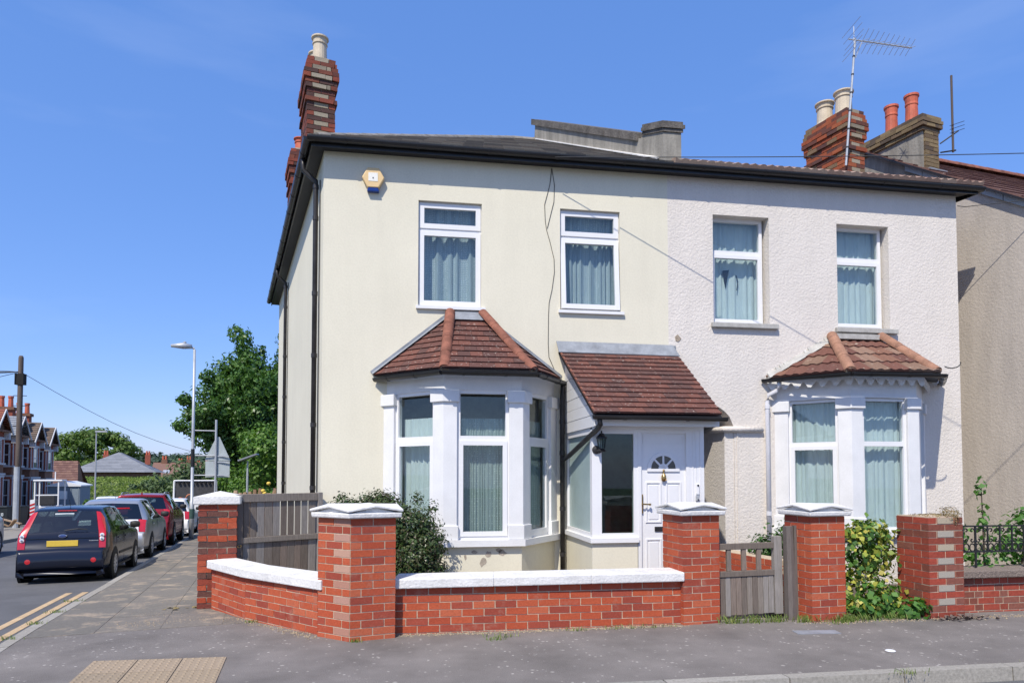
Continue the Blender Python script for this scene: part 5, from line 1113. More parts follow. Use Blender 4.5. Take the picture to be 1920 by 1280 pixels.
        for dy in ys: MB().box(sg * hwid(dy) * .992 - .004, sg * hwid(dy) * .992 + .0045, dy, dy + .010, .30, belt - .03).build('door_gap', M['archblack'], t)
        MB().box(sg * hw * .995 - .004, sg * hw * .995 + .012, spec['wheels'][0] + .45, spec['wheels'][1] - .45, .46, .51).build('side_moulding', M['blackplastic'] if spec.get('mould') else body, t)
        MB().box(sg * hw * .94 - .03, sg * hw * .94 + .02, spec['wheels'][0] + .36, spec['wheels'][1] - .36, zb - .01, zb + .05).build('door_sill', M['blackplastic'], t)
    pz, py = spec['plate']
    MB().box(-.26, .26, py - .012, py, pz - .056, pz + .056).build('number_plate', M['plate'], t, bevel=.004)
    spec['extra'](t, body, rings, keys); return t
def rwin_bits(t, z, y, w, wip=True):
    if wip: MB().tube([(.02, y - .015, z), (.25, y - .03, z + .03), (.40, y - .012, z + .012)], .010, 5).build('rear_wiper', M['blackplastic'], t)
def disc(t, x, y, z, r, m, name, sx=1, sz=1):
    MB(Matrix.Translation((x, y, z)) @ Matrix.Rotation(math.pi / 2, 4, 'X') @ Matrix.Diagonal((sx, sz, 1, 1))).lathe([(r, 0), (r * .9, .012), (.002, .014)], n=16).build(name, m, t, smooth=False)
hp = [(.04, .22, 0.703, ''), (.0, .34, 0.731, ''), (.0, .58, 0.741, ''), (.045, .625, 0.736, ''), (.085, .66, 0.727, ''), (.10, .84, 0.717, ''), (.15, .955, 0.698, 'R'), (.40, 1.36, 0.584, ''), (.44, 1.395, 0.575, ''), (.75, 1.445, 0.580, ''), (1.3, 1.468, 0.584, ''), (1.9, 1.45, 0.580, ''), (2.25, 1.40, 0.570, 'W'), (2.98, .985, 0.665, ''), (3.1, .955, 0.684, ''), (3.6, .86, 0.646, ''), (3.84, .70, 0.608, ''), (3.92, .5, 0.589, ''), (3.90, .24, 0.570, '')]
def ex1(t, body, rings, keys):
    rwin_bits(t, 1.0, .13, .3)
    disc(t, 0, .088, .895, .052, M['chrome'], 'badge_rim', 1.45, .72); disc(t, 0, .081, .895, .046, M['emblem'], 'badge', 1.45, .68)
    for x in (-.54, .54): disc(t, x, .012, .43, .052, M['redlens'], 'reflector')
    MB().box(-.74, .74, .060, .075, .607, .617).build('bumper_groove', M['archblack'], t); MB().box(-.62, .62, .088, .094, .845, .857).build('tailgate_crease', body, t, bevel=.004)
    MB().box(.44, .60, .088, .094, .79, .806).build('model_lettering', M['chrome'], t)
    for sg in (1, -1):
        for z in (.90, .83): disc(t, sg * .662, .083, z, .042, M['clearlens'], 'lamp_lens'); disc(t, sg * .662, .070, z, .020, M['chrome'], 'lamp_centre')
    MB().box(-.20, .12, .36, .38, 1.27, 1.33).build('window_sticker', M['carpaper'], t); MB().box(-.16, .16, .385, .40, 1.372, 1.388).build('high_brake_light', M['redlens'], t)
    MB().tube([(-.45, .05, .2), (-.45, .22, .2)], .028, 8).build('exhaust', M['blackplastic'], t)
    MB().tube([(0, .62, 1.43), (0, .50, 1.60)], .004, 5).build('aerial', M['blackplastic'], t)
S1 = dict(scale=.915, L=3.92, hw=.80, belt=.93, zb=.21, prof=hp, side=[(.62, .78), (.84, 1.62), (1.70, 2.50)], lamp=(.70, 1.37, 8, 10, .43), wheels=(.66, 3.14), wr=.295, mirror=2.52, handles=(.98, 1.80), doors=(1.64, .82), mould=True, plate=(.755, .090), extra=ex1, spokes=10)
M['p_navy'] = paint('navy_black_paint', (.008, .011, .024), .2, .2); M['p_silver'] = paint('silver_paint', (.45, .46, .48), .6, .3); M['p_red'] = paint('red_paint', (.24, .008, .018), .3, .25); M['p_white'] = paint('white_car_paint', (.78, .78, .78), 0, .3)
car('dark navy five door hatchback with tall red tail lights and yellow plate, nearest parked car', 13.98, LK - .20 - .74, S1, M['p_navy'])
sp = [(.04, .22, .74, ''), (.0, .34, .77, ''), (.02, .60, .78, ''), (.09, .66, .77, ''), (.12, .90, .75, ''), (.16, .96, .74, 'R'), (.46, 1.34, .60, ''), (.52, 1.39, .60, ''), (.9, 1.45, .60, ''), (1.5, 1.47, .61, ''), (2.0, 1.44, .60, ''), (2.3, 1.39, .59, 'W'), (3.1, .98, .70, ''), (3.25, .93, .71, ''), (3.75, .82, .66, ''), (3.98, .62, .62, ''), (4.03, .45, .6, ''), (4.0, .24, .58, '')]
def ex2(t, body, rings, keys):
    rwin_bits(t, 1.0, .15, .3); MB().box(-.12, .12, .26, .275, 1.03, 1.16).build('window_sticker', M['redlens'], t); MB().tube([(0, .9, 1.45), (0, .8, 1.62)], .004, 5).build('aerial', M['blackplastic'], t)
    MB().box(-.4, .4, .35, .365, 1.22, 1.25).build('window_sticker', M['redlens'], t)
S2 = dict(L=4.03, hw=.86, belt=.95, zb=.21, prof=sp, side=[(.62, .82), (.88, 1.66), (1.74, 2.62)], lamp=(.68, .97, 5, 10, .42), wheels=(.72, 3.24), wr=.30, mirror=2.6, handles=(1.0, 1.85), doors=(1.68, .86), plate=(.78, .10), extra=ex2, spokes=7)
car('silver hatchback parked directly in front of the dark navy hatchback', 18.7, LK - .22 - .86, S2, M['p_silver'])
rp = [(.05, .28, .78, ''), (.0, .42, .82, ''), (.02, .72, .83, ''), (.07, .78, .82, ''), (.10, 1.06, .80, ''), (.16, 1.14, .78, 'R'), (.52, 1.50, .64, ''), (.50, 1.56, .64, ''), (.95, 1.61, .66, ''), (1.6, 1.63, .66, ''), (2.1, 1.60, .65, ''), (2.4, 1.55, .64, 'W'), (3.2, 1.12, .76, ''), (3.35, 1.08, .77, ''), (3.95, .98, .72, ''), (4.25, .78, .68, ''), (4.33, .5, .66, ''), (4.3, .28, .6, '')]
def ex3(t, body, rings, keys):
    rwin_bits(t, 1.17, .15, .3)
    for sg in (1, -1): MB().tube([(sg * .60, .8, 1.60), (sg * .60, 1.0, 1.66), (sg * .60, 2.0, 1.67), (sg * .59, 2.3, 1.59)], .017, 6).build('roof_rail', M['galv'], t)
    MB().prism([(-.03, .62), (.03, .62), (.012, .80), (-.012, .80)], 1.58, 1.68, [(-.006, .62), (.006, .62), (.004, .66), (-.004, .66)]).build('shark_fin_aerial', body, t)
    MB().box(.46, .70, .0, .05, .62, .74).build('reverse_light', M['clearlens'], t, bevel=.02); MB().box(-.75, .75, .0, .03, .30, .50).build('bumper_trim', M['blackplastic'], t)
S3 = dict(L=4.33, hw=.915, belt=1.10, zb=.26, prof=rp, side=[(.60, .92), (.98, 1.80), (1.88, 2.75)], lamp=(.86, 1.13, 5, 10, .40), wheels=(.85, 3.48), wr=.345, mirror=2.75, handles=(1.1, 1.98), doors=(1.82, .95), plate=(.90, .085), extra=ex3, spokes=5)
car('dark red crossover with silver roof rails parked ahead of the silver hatchback', 23.4, LK - .2 - .92, S3, M['p_red'])
def ex4(t, body, rings, keys): rwin_bits(t, 1.0, .15, .3)
S4 = dict(S2); S4['extra'] = ex4
car('white hatchback parked ahead of the dark red crossover beside the lamp post', 28.9, LK - .12 - .86, S4, M['p_white'])
S5 = dict(S3); S5['extra'] = lambda t, b, r, k: None
car('white estate car parked far down the street past the lamp column', 47, -8.4, S5, M['p_white'], yaw=.15)
car('silver car facing this way at the left edge of the picture', 23.2, -7.5, S4, M['p_silver'], flip=True, group='cars parked on the far side of the street')
# tipper truck beyond the parked cars
tk = thing('tipper_truck', 'tipper truck with dark mesh back and white frame behind the white hatchback', 'truck', st(36, -3.0, fall(36) - .11), None, math.atan2(-UX, UY), True)
MB().box(-.95, .95, .05, 2.6, .75, .85).build('truck_bed', M['steelgrey'], tk); MB().box(-.95, .95, 0, .06, .85, 1.25).build('tail_board', M['p_white'], tk)
for sg in (-1, 1): MB().box(sg * .95 - .03, sg * .95 + .03, .0, 2.6, .85, 1.25).build('side_board', M['p_white'], tk)
MB().extr([(-.98, 2.6, .85), (.98, 2.6, .85), (.98, 2.6, 2.25), (-.98, 2.6, 2.25)], (0, .06, 0)).build('mesh_headboard', M['seat'], tk)
b = MB(); b.tube([(-1.0, 2.58, .85), (-.98, 2.58, 2.28)], .05, 6); b.tube([(1.0, 2.58, .85), (.98, 2.58, 2.28)], .05, 6); b.tube([(-1.0, 2.58, 2.28), (1.0, 2.58, 2.28)], .045, 6); b.build('headboard_frame', M['p_white'], tk)
for x in np.arange(-.8, .9, .2): MB().box(x, x + .09, 2.5, 2.57, 2.12, 2.22).build('marker_block', M['archblack'], tk)
MB().box(-.9, .9, 2.7, 4.3, .6, 2.05).build('cab', M['p_white'], tk, bevel=.12)
hz = mat('orange_hose', (.62, .2, .08), .6)
for k, x in enumerate((-.5, -.1, .2)): MB().tube([(x + .2 * math.cos(a), .5 + .1 * k, 1.25 + (.22 + .16 * (k == 1)) * math.sin(a)) for a in np.linspace(0, math.pi, 12)], .03, 6).build('hose_loop', hz, tk)
for wy in (.8, 3.6):
    for sg in (1, -1): MB(Matrix.Translation((sg * .85, wy, .36)) @ Matrix.Rotation(math.pi / 2, 4, 'Y')).lathe([(.2, -.1), (.36, -.1), (.36, .1), (.2, .1)], n=20).build('wheel', M['tyre'], tk)
# ------------------------------------------------------------------ street furniture
UX, UY = -.2131, .9770                       # the far street bends a little left of the near kerb
def sp_(s, l, z=0): return st(s, l, fall(s) + z)
lp = thing('street_lamp', 'tall grey street lamp on the pavement beside the parked white hatchback', 'lamp', sp_(25.2, -1.66))
q = sp_(25.2, -1.66); MB().lathe([(.075, 0), (.075, 1.25), (.055, 1.27), (.05, 3.5), (.042, 6.35)], q, 12).build('column', M['galv'], lp, smooth=True)
MB().lathe([(.079, .68), (.079, 1.0)], q, 12).build('green_wrap', mat('green_wrap', (.05, .10, .09), .6), lp)
MB().lathe([(.062, 2.4), (.062, 3.0)], q, 12).build('black_band', M['black'], lp)
h = q + V((0, 0, 6.38)); dv = -V((UY, -UX, 0)); MB().tube([h, h + dv * .15 + V((0, 0, .05))], .035, 8).build('bracket', M['galv'], lp)
MB().tube([h + dv * .08 + V((0, 0, .06)), h + dv * .35 + V((0, 0, .075)), h + dv * .72 + V((0, 0, .05))], [.07, .11, .05], 10).build('lamp_head', M['galv'], lp, smooth=True); MB().lathe([(.05, .15), (.055, .2), (.03, .22)], h + dv * .3, 10).build('photocell', M['galv'], lp)
l2 = thing('street_lamp', 'thin grey street lamp far down the street before the round tree', 'lamp', sp_(58, -10.3)); q2 = sp_(58, -10.3)
MB().lathe([(.08, 0), (.07, 1.2), (.045, 6.3)], q2, 8).build('column', M['galv'], l2); MB().box(q2.x - .05, q2.x + .75, q2.y - .1, q2.y + .1, q2.z + 6.3, q2.z + 6.42).build('lamp_head', M['galv'], l2)
rs = thing('road_sign', 'back of a grey triangular road sign with plate below beside the street lamp', 'road sign', sp_(25.2, -1.0)); q = sp_(25.2, -.95)
MB().lathe([(.038, 0), (.038, 4.0)], q, 10).build('sign_post', M['galv'], rs)
sx = V((.98, .15, 0)).normalized(); f_ = V((0, .05, 0)); c = q + V((.05, .05, 0))
MB().extr([c - sx * .40 + V((0, 0, 2.62)), c + sx * .40 + V((0, 0, 2.62)), c + sx * .36 + V((0, 0, 2.72)), c + sx * .05 + V((0, 0, 3.42)), c - sx * .05 + V((0, 0, 3.42)), c - sx * .36 + V((0, 0, 2.72))], (0, .02, 0)).build('triangle_plate', M['signback'], rs)
MB().extr([c - sx * .38 + V((0, 0, 2.05)), c + sx * .38 + V((0, 0, 2.05)), c + sx * .38 + V((0, 0, 2.60)), c - sx * .38 + V((0, 0, 2.60))], (0, .02, 0)).build('lower_plate', M['signback'], rs)
for z in (2.1, 2.55, 2.75): MB().box(c.x - .36, c.x + .36, c.y - .025, c.y - .002, q.z + z, q.z + z + .04).build('stiffener', M['galv'], rs)
for z in (2.12, 2.78, 3.62): MB().tube([sp_(25.2, -1.66, z), sp_(25.2, -.95, z)], .022, 6).build('clamp_arm', M['galv'], rs)
so = thing('solar_lamp', 'garden solar light with tilted panel on a thin grey pole', 'lamp', sp_(21, .45)); q = sp_(21, .05)
MB().lathe([(.03, 0), (.03, 1.9), (.02, 2.4)], q, 8).build('pole', M['steelgrey'], so); MB(Matrix.Translation(q + V((.02, 0, 2.5))) @ Matrix.Rotation(-.36, 4, 'Y')).box(-.27, .27, -.18, .18, -.02, .02).build('solar_panel', mat('solar_panel', (.22, .23, .27), .25, .1), so)
tp = thing('telegraph_pole', 'tall wooden telegraph pole with grey cover and wires at the far kerb', 'telegraph pole', sp_(40.2, -10.45)); q = sp_(40.2, -10.45)
MB().lathe([(.14, 0), (.125, 4), (.11, 8.4), (.08, 8.5)], q, 12).build('pole', M['polewood'], tp, smooth=True); MB().lathe([(.15, 0), (.142, 3.0)], q + V((-.02, -.02, 0)), 12).build('grey_cover', M['galv'], tp)
MB().box(q.x - .2, q.x + .2, q.y - .15, q.y + .15, q.z + 7.05, q.z + 7.6).build('junction_box', M['archblack'], tp)
for z in np.arange(4.5, 7, .5): MB().box(q.x - .3, q.x + .3, q.y - .02, q.y + .02, q.z + z, q.z + z + .03).build('climbing_step', M['iron'], tp)
for k, (dx, dy, dz) in enumerate(((-20, 2, 2.4), (-18, -8, -.1), (-16, -14, -1.6), (-12, -16, -2.6), (-8, -10, -3.6), (-4.5, 9, -3.3), (3.2, 17, -3.4))):
    a = q + V((0, 0, 7.7)); c = a + V((dx, dy, dz)); MB().tube([a.lerp(c, u) - V((0, 0, .5 * math.sin(math.pi * u))) for u in np.linspace(0, 1, 8)], .014, 4).build('wire', M['cable'], tp)
# site machine, cabin, bins, rubble across the street
dm = thing('site_dumper', 'white site dumper with canopy frame and red striped side across the street', 'dumper', sp_(46.9, -11.3)); T = Matrix.Translation(sp_(46.9, -10.75, -.05)) @ Matrix.Rotation(.2, 4, 'Z') @ Matrix.Diagonal((.78, .78, .95, 1)); wc = M['paint']
MB(T).box(-.75, .75, 0, 1.3, .45, 1.15).build('chassis', wc, dm, bevel=.05); MB(T).box(-.45, .55, -.1, .9, 1.15, 1.75).build('engine_cover', M['blackplastic'], dm, bevel=.06)
MB(T).box(-.85, 1.0, -.2, 1.2, 2.62, 2.72).build('canopy', wc, dm, bevel=.03)
for x, y in ((-.75, -.1), (.75, -.1), (-.75, 1.1), (.9, 1.1)): MB(T).box(x - .04, x + .04, y - .04, y + .04, 1.1, 2.62).build('canopy_post', wc, dm)
for z in (1.75,): MB(T).box(-.8, .8, -.12, -.06, z, z + .07).build('guard_rail', wc, dm)
for k in range(4): MB(T).extr([(-1.0, -.2 , .45 + .22 * k), (-.7, -.2, .55 + .22 * k), (-.7, -.2, .66 + .22 * k), (-1.0, -.2, .56 + .22 * k)], (0, -.02, 0)).build('warning_stripe', M['redlens'], dm)
MB(T).box(-1.0, -.7, -.2, .4, .4, 1.5).build('side_panel', wc, dm); MB(T).box(.40, .46, .3, .36, 2.7, 3.2).build('beacon_post', wc, dm)
for x in (-.7, .7):
    for y in (.1, 1.2): MB(T @ Matrix.Translation((x, y, .4)) @ Matrix.Rotation(math.pi / 2, 4, 'Y')).lathe([(.15, -.15), (.4, -.15), (.4, .15), (.15, .15)], n=18).build('wheel', M['tyre'], dm)
cbm = mat('cabin_blue_grey', (.20, .25, .30), .6, .1); cw_ = thing('site_cabin', 'blue grey portable site cabin with white roof and notice behind the dumper', 'cabin', sp_(53.5, -12)); T = Matrix.Translation(sp_(53.5, -11.3)) @ Matrix.Rotation(.1, 4, 'Z')
MB(T).box(-.95, .95, 0, 2.0, .1, 2.25).build('cabin_wall', cbm, cw_)
MB(T).extr([(-1.03, -.1, 2.25), (1.03, -.1, 2.25), (1.03, -.1, 2.33), (0, -.1, 2.6), (-1.03, -.1, 2.33)], (0, 2.4, 0)).build('cabin_roof', M['upvc'], cw_); MB(T).box(-.3, .2, -.02, -.005, 1.4, 1.95).build('notice', M['carpaper'], cw_)
for x in (-.9, -.45, .4, .85): MB(T).box(x, x + .04, -.03, -.002, .15, 2.25).build('wall_rib', cbm, cw_)
M['bin'] = mat('dark_bin', (.015, .02, .025), .5)
for k, (s_, l_) in enumerate(((41.5, -11.3), (41.6, -12.0), (43.4, -11.2))):
    w_ = thing('wheelie_bin', ['dark wheelie bin with a white house number left of the telegraph pole', 'dark wheelie bin farthest left in front of the red brick terrace', 'dark wheelie bin right of the telegraph pole'][k], 'bin', sp_(s_, l_), 'wheelie bins in front of the terrace'); c = sp_(s_, l_)
    MB().prism([(c.x - .25, c.y - .3), (c.x + .25, c.y - .3), (c.x + .25, c.y + .3), (c.x - .25, c.y + .3)], c.z + .05, c.z + 1.0, [(c.x - .3, c.y - .36), (c.x + .3, c.y - .36), (c.x + .3, c.y + .36), (c.x - .3, c.y + .36)]).build('bin_body', M['bin'], w_); MB().box(c.x - .32, c.x + .32, c.y - .4, c.y + .4, c.z + 1.0, c.z + 1.08).build('bin_lid', M['bin'], w_, bevel=.02)
    if k == 0: 
        for x in (-.1, .04): frame_mb(MB(), c.x + x, c.x + x + .08, c.z + .6, c.z + .74, c.y - .37, c.y - .35, .02).build('bin_number', M['carpaper'], w_)
pl = thing('timber_pile', 'heap of broken timber and boards on the far pavement left of the telegraph pole', 'timber pile', sp_(37.5, -11))
for k in range(34):
    c = sp_(37 + random.uniform(-1.2, 1.8), -10.9 + random.gauss(0, .55), random.uniform(.03, .55)); L_ = random.uniform(.35, .9)
    o = piece('board', unit_box(L_, .14, .05, M['timber'], 'board'), pl, Matrix.Translation(c) @ Matrix.Rotation(random.random() * 6, 4, 'Z') @ Matrix.Rotation(random.uniform(-.5, .5), 4, 'Y'))
# ------------------------------------------------------------------ red brick terrace
M['tbrick'] = mat('terrace_brick', (.34, .095, .058), .9, .25, 1.2, 14, .3); M['tbrickd'] = mat('terrace_brown_brick', (.24, .12, .075), .9, .25, 1.5, 14, .3); M['twhite'] = mat('terrace_white_stone', (.55, .55, .56), .8, .1, 3); M['tglass'] = glass_mat('terrace_glass', None, .22, False)
TT0 = Matrix.Translation(st(0, 0)) @ Matrix.Rotation(math.atan2(-UX, UY), 4, 'Z')     # local x = lateral, y = along the street
def terrace(k, s0, W, roofm, label, pots):
    z0 = fall(s0 + W / 2) - .02; t = thing('terraced_house', label, 'house', st(s0 + W / 2, -16, z0), 'red brick terraced houses across the street'); T = TT0 @ Matrix.Translation((0, 0, z0))
    f, b0, b1 = -14.3, s0 + .15, s0 + 2.35; fb = f + .75; E = 5.45
    MB(T).box(-22, f, s0 + .003, s0 + W - .003, -1, E).build('wall', M['tbrick'], t); MB(T).box(f, fb, b0, b1, -1, 2.95).build('bay_lower', M['tbrick'], t); MB(T).box(f, fb, b0, b1, 3.55, E + .1).build('bay_upper', M['tbrick'], t)
    MB(T).box(f, fb - .02, b0 + .02, b1 - .02, 2.95, 3.55).build('bay_apron', M['tbrickd'], t)
    for z in (3.50, 2.90): MB(T).box(f - .02, fb + .08, b0 - .06, b1 + .06, z, z + .10).build('stone_band', M['twhite'], t)
    MB(T).box(f - .02, f + .06, b1 + .06, s0 + W, 3.50, 3.6).build('stone_band', M['twhite'], t)
    def sash(x, y, z, w, h, face='f'):
        for sgn in (1,):
            if face == 'f': Tm = T @ Matrix.Translation((x, y, z)) @ Matrix.Rotation(math.pi / 2, 4, 'Z')
            else: Tm = T @ Matrix.Translation((x, y, z))
        o = frame_mb(MB(Tm), -w / 2, w / 2, 0, h, -.03, .05, .09).build('window', M['twhite'], t); MB(Tm).box(-w / 2 + .09, w / 2 - .09, -.005, .01, h * .5 - .03, h * .5 + .03).build('sash_bar', M['twhite'], o); MB(Tm).box(-w / 2 + .08, w / 2 - .08, .0, .015, .08, h - .08).build('pane', M['tglass'], o)
    for z, h in ((.75, 2.0), (3.55, 1.45)):
        sash(fb + .005, (b0 + b1) / 2, z, 1.0, h); sash(f + .37, b0 - .005, z, .55, h, 's')
        for y in (b0 + .10, b1 - .10): MB(T).box(fb - .10, fb + .025, y - .055, y + .055, z, z + h).build('stone_pier', M['twhite'], t)
        MB(T).box(fb - .08, fb + .05, b0, b1, z + h, z + h + .14).build('lintel', M['twhite'], t)
    sash(f + .005, s0 + 3.15, 3.62, .8, 1.5)
    dy = s0 + 3.15; MB(T).box(f - .02, f + .015, dy - .45, dy + .45, .1, 2.2).build('door_recess', M['archblack'], t); MB(T).extr([(f + .02, dy + .62 * math.cos(a), 2.2 + .62 * math.sin(a)) for a in np.linspace(0, math.pi, 9)] + [(f + .02, dy + .45 * math.cos(a), 2.2 + .45 * math.sin(a)) for a in np.linspace(math.pi, 0, 9)], (.06, 0, 0)).build('door_arch', M['twhite'], t)
    for q in (-.55, .55): MB(T).box(f, f + .07, dy + q - .08, dy + q + .08, 0, 2.2).build('door_pilaster', M['twhite'], t)
    # main roof and gable over the bay
    P = lambda x, y, z: T @ V((x, y, z))
    tile_rows(t, P(f + .25, s0 + W, E), P(f + .25, s0, E), P(-17.8, s0, E + 3.0), P(-17.8, s0 + W, E + 3.0), 14, .3, M[roofm], 'roof_tiles', join=True, kind='stuff', th=.03) if False else MB().extr([P(f + .25, s0, E), P(f + .25, s0 + W, E), P(-17.8, s0 + W, E + 3.0), P(-17.8, s0, E + 3.0)], (0, 0, .06)).build('roof', M[roofm], t, rnd=True)
    yc, hb, gz_ = (b0 + b1) / 2, 1.45, 1.30
    for sg in (-1, 1):
        a_, b_, c_, d_ = (fb + .3, yc + sg * hb, E), (-16.2, yc + sg * hb, E), (-16.2, yc, E + gz_), (fb + .3, yc, E + gz_)
        q = [P(*p) for p in ((b_, a_, d_, c_) if sg < 0 else (a_, b_, c_, d_))]
        tile_rows(t, q[0], q[1], q[2], q[3], 9, .3, M[roofm], 'gable_roof', join=True, kind='stuff', th=.03)
        MB().extr([P(fb + .32, yc + sg * (hb + .12), E - .12), P(fb + .32, yc, E + gz_ + .03), P(fb + .32, yc, E + gz_ - .1), P(fb + .32, yc + sg * hb, E - .20)], (T.to_3x3() @ V((.06, 0, 0)))).build('barge_board', M['twhite'], t)
    MB(T).extr([(fb, yc - hb + .1, E), (fb, yc + hb - .1, E), (fb, yc, E + gz_ - .15)], (-.1, 0, 0)).build('gable_end', M['tbrickd'], t)
    MB(T).box(f, fb + .3, b0 - .1, b1 + .1, E - .02, E + .10).build('gable_soffit', M['tbrickd'], t)
    for y in (b0 + .0, b1): MB(T).box(fb - .05, fb + .28, y - .12, y + .12, E - .45, E - .02).build('corbel_bracket', M['twhite'], t)
    if pots:
        ch = MB(T).box(-15.4, -14.5, s0 - .35, s0 + .35, E - .5, E + 2.2).build('chimney', M['tbrick'], t); MB(T).box(-15.5, -14.4, s0 - .45, s0 + .45, E + 2.0, E + 2.2).build('chimney_cap', M['tbrickd'], ch)
        for x in (-15.2, -14.7): MB(T @ Matrix.Translation((x, s0, E + 2.2))).lathe([(.16, 0), (.14, .6), (.17, .62), (.17, .75)], n=10).build('chimney_pot', M['potred'], ch)
    MB(T).tube([(f + .08, s0 + W - .1, 0), (f + .08, s0 + W - .1, E)], .05, 6).build('downpipe', M['black'], t)
    MB(T).box(-11.6, -11.35, s0 + .1, s0 + W - .9, -.3, .85).build('front_wall', M['tbrickd'], t)
lab = ['red brick terraced house with red tiled gable, partly cut off at the left edge', 'red brick terraced house with grey slate gable behind the telegraph pole', 'red brick terraced house with dull brown gable, second from the far end', 'red brick end terraced house with brown gable nearest the round tree']
for k, (s_, rm, pt) in enumerate(((47.0, 'redroof', 0), (50.75, 'slate', 0), (54.6, 'brownroof', 1), (58.3, 'brownroof', 1))): terrace(k, s_, 3.75, rm, lab[k], pt)
ga_ = thing('garage', 'low brick garage with brown tiled roof beyond the terrace end', 'garage', sp_(72, -15.5)); T = TT0 @ Matrix.Translation((0, 0, fall(72)))
MB(T).box(-19.5, -14, 70, 74.5, 0, 2.3).build('wall', M['tbrickd'], ga_); P = lambda x, y, z: T @ V((x, y, z))
for sg, y in ((-1, 69.7), (1, 74.8)):
    q = [P(-19.8, y, 2.1), P(-13.7, y, 2.1), P(-14.2, 72.2, 4.6), P(-19.8, 72.2, 4.6)]; q = q if sg < 0 else [q[1], q[0], q[3], q[2]]
    tile_rows(ga_, *q, 12, .3, M['roofbrown'], 'roof_tiles', join=True, kind='stuff', th=.03)
MB(T).extr([(-14.1, 69.9, 2.2), (-14.1, 74.6, 2.2), (-14.1, 72.2, 4.5)], (-.1, 0, 0)).build('gable_end', M['tbrickd'], ga_)
# ------------------------------------------------------------------ bank, far houses, hill
b = MB(); n = 14; rows = []
for i, (s_, z) in enumerate(((72, -1.95), (80, -1.3), (90, .6), (98, 1.05), (104, 1.0))): rows.append(b.pts([st(s_, -24 + 40 * k / n, z + random.uniform(-.08, .08)) for k in range(n + 1)]))
for a, c in zip(rows, rows[1:]):
    for k in range(n): b.f.append((a + k, a + k + 1, c + k + 1, c + k))
b.build('grass_bank', M['grassland'], None, smooth=True, kind='structure')
M['meadow'] = leaf_mat('meadow_grass', [(.14, .21, .04), (.20, .28, .07), (.29, .33, .11)], .7, .3)
v_ = []
for _ in range(9000):
    s_, l_ = random.uniform(73, 98), random.uniform(-24, 6); z = np.interp(s_, [72, 80, 90, 98], [-1.95, -1.3, .6, 1.05]); v_.append((st(s_, l_, z + .12), (.18, .18, .10), 2))
leaves('bank_grass', v_, .45, M['meadow'], None, aspect=.25, up=.0, kind='stuff')
hh = thing('hipped_house', 'house with a grey slate hipped roof and orange chimneys behind the grass bank', 'house', st(112, -15.5, -1)); T = TT0 @ Matrix.Translation((0, 0, 0))
MB(T).box(-22.5, -12.4, 110, 120, -2, 1.9).build('wall', M['tbrickd'], hh); P = lambda x, y, z: T @ V((x, y, z)); ap, rg = P(-17.4, 114.5, 4.75), P(-17.4, 117, 4.75); co = [P(-23, 109.5, 1.8), P(-11.9, 109.5, 1.8), P(-11.9, 120.5, 1.8), P(-23, 120.5, 1.8)]
M['slatef'] = piece_mat('far_slate', [(.25, .26, .28), (.23, .24, .26), (.27, .28, .30)], .7, 2, .2, .1, 9, attr=True)
for q in ((co[0], co[1], ap, ap), (co[1], co[2], rg, ap), (co[3], co[0], ap, rg)): tile_rows(hh, *q, 14, 1.2, M['slatef'], 'roof_tiles', join=True, kind='stuff', th=.04)
for x, y in ((-19.6, 118), (-14.0, 118)):
    ch = MB(T).box(x - .36, x + .36, y - .4, y + .4, 3, 4.5).build('chimney', M['tbrick'], hh)
    for q in (-.24, .24): MB(T @ Matrix.Translation((x + q * .7, y, 4.5))).lathe([(.14, 0), (.12, .6)], n=8).build('chimney_pot', M['potred'], ch)
for k, (s_, l_, w_) in enumerate(((132, -12.5, 7), (152, -11.0, 9), (175, -8.5, 11))):
    t = thing('distant_house', ['brown roofed house right behind the grey hipped roof', 'brown roofed house with skylights behind the grey hipped roof', 'farthest brown roofed house under the wooded hill'][k], 'house', st(s_, l_, -3.4)); T = TT0 @ Matrix.Translation((l_ + 1.5, s_, -3.4))
    MB(T).box(-w_ / 2, w_ / 2, -5, 5, 0, 4.2).build('wall', M['tbrick'], t); MB(T).extr([(-w_ / 2 - .3, -5.4, 4.1), (w_ / 2 + .3, -5.4, 4.1), (w_ / 2 + .3, 0, 6.9 + .0 * k), (-w_ / 2 - .3, 0, 6.9 + .0 * k)], (0, .1, .12)).build('roof', M['roofbrown'], t, rnd=True); MB(T).extr([(w_ / 2 + .3, 5.4, 4.1), (-w_ / 2 - .3, 5.4, 4.1), (-w_ / 2 - .3, 0, 6.9), (w_ / 2 + .3, 0, 6.9)], (0, -.1, .12)).build('roof', M['roofbrown'], t, rnd=True)
    for x in (-w_ * .3, w_ * .25):
        ch = MB(T).box(x - .45, x + .45, -.4, .4, 6.2, 7.5).build('chimney', M['tbrickd'], t); [MB(T @ Matrix.Translation((x + q, 0, 7.5))).lathe([(.17, 0), (.14, .6)], n=8).build('chimney_pot', M['potred'], ch) for q in (-.22, .22)]
    for x in (-1.5, 1.5): MB(T).extr([(x - .5, -3.6, 5.1), (x + .5, -3.6, 5.1), (x + .5, -2.6, 5.62), (x - .5, -2.6, 5.62)], (0, -.02, .06)).build('skylight', M['galv'], t)
M['hilltree'] = leaf_mat('hazed_wood_leaf', [(.028, .055, .035), (.045, .075, .05), (.065, .10, .06)], .8, .1)  # distance haze painted into the leaf colour as a slight bluish cast
b = MB(); hr = []
for s_, z in ((330, -3), (520, 9), (640, 15), (760, 12), (900, -3)): hr.append(b.pts([st(s_, -520 + 100 * k, z * (.75 + .3 * math.sin(k * 1.7 + 1) * .5)) for k in range(12)]))
for a, c in zip(hr, hr[1:]):
    for k in range(11): b.f.append((a + k, a + k + 1, c + k + 1, c + k))
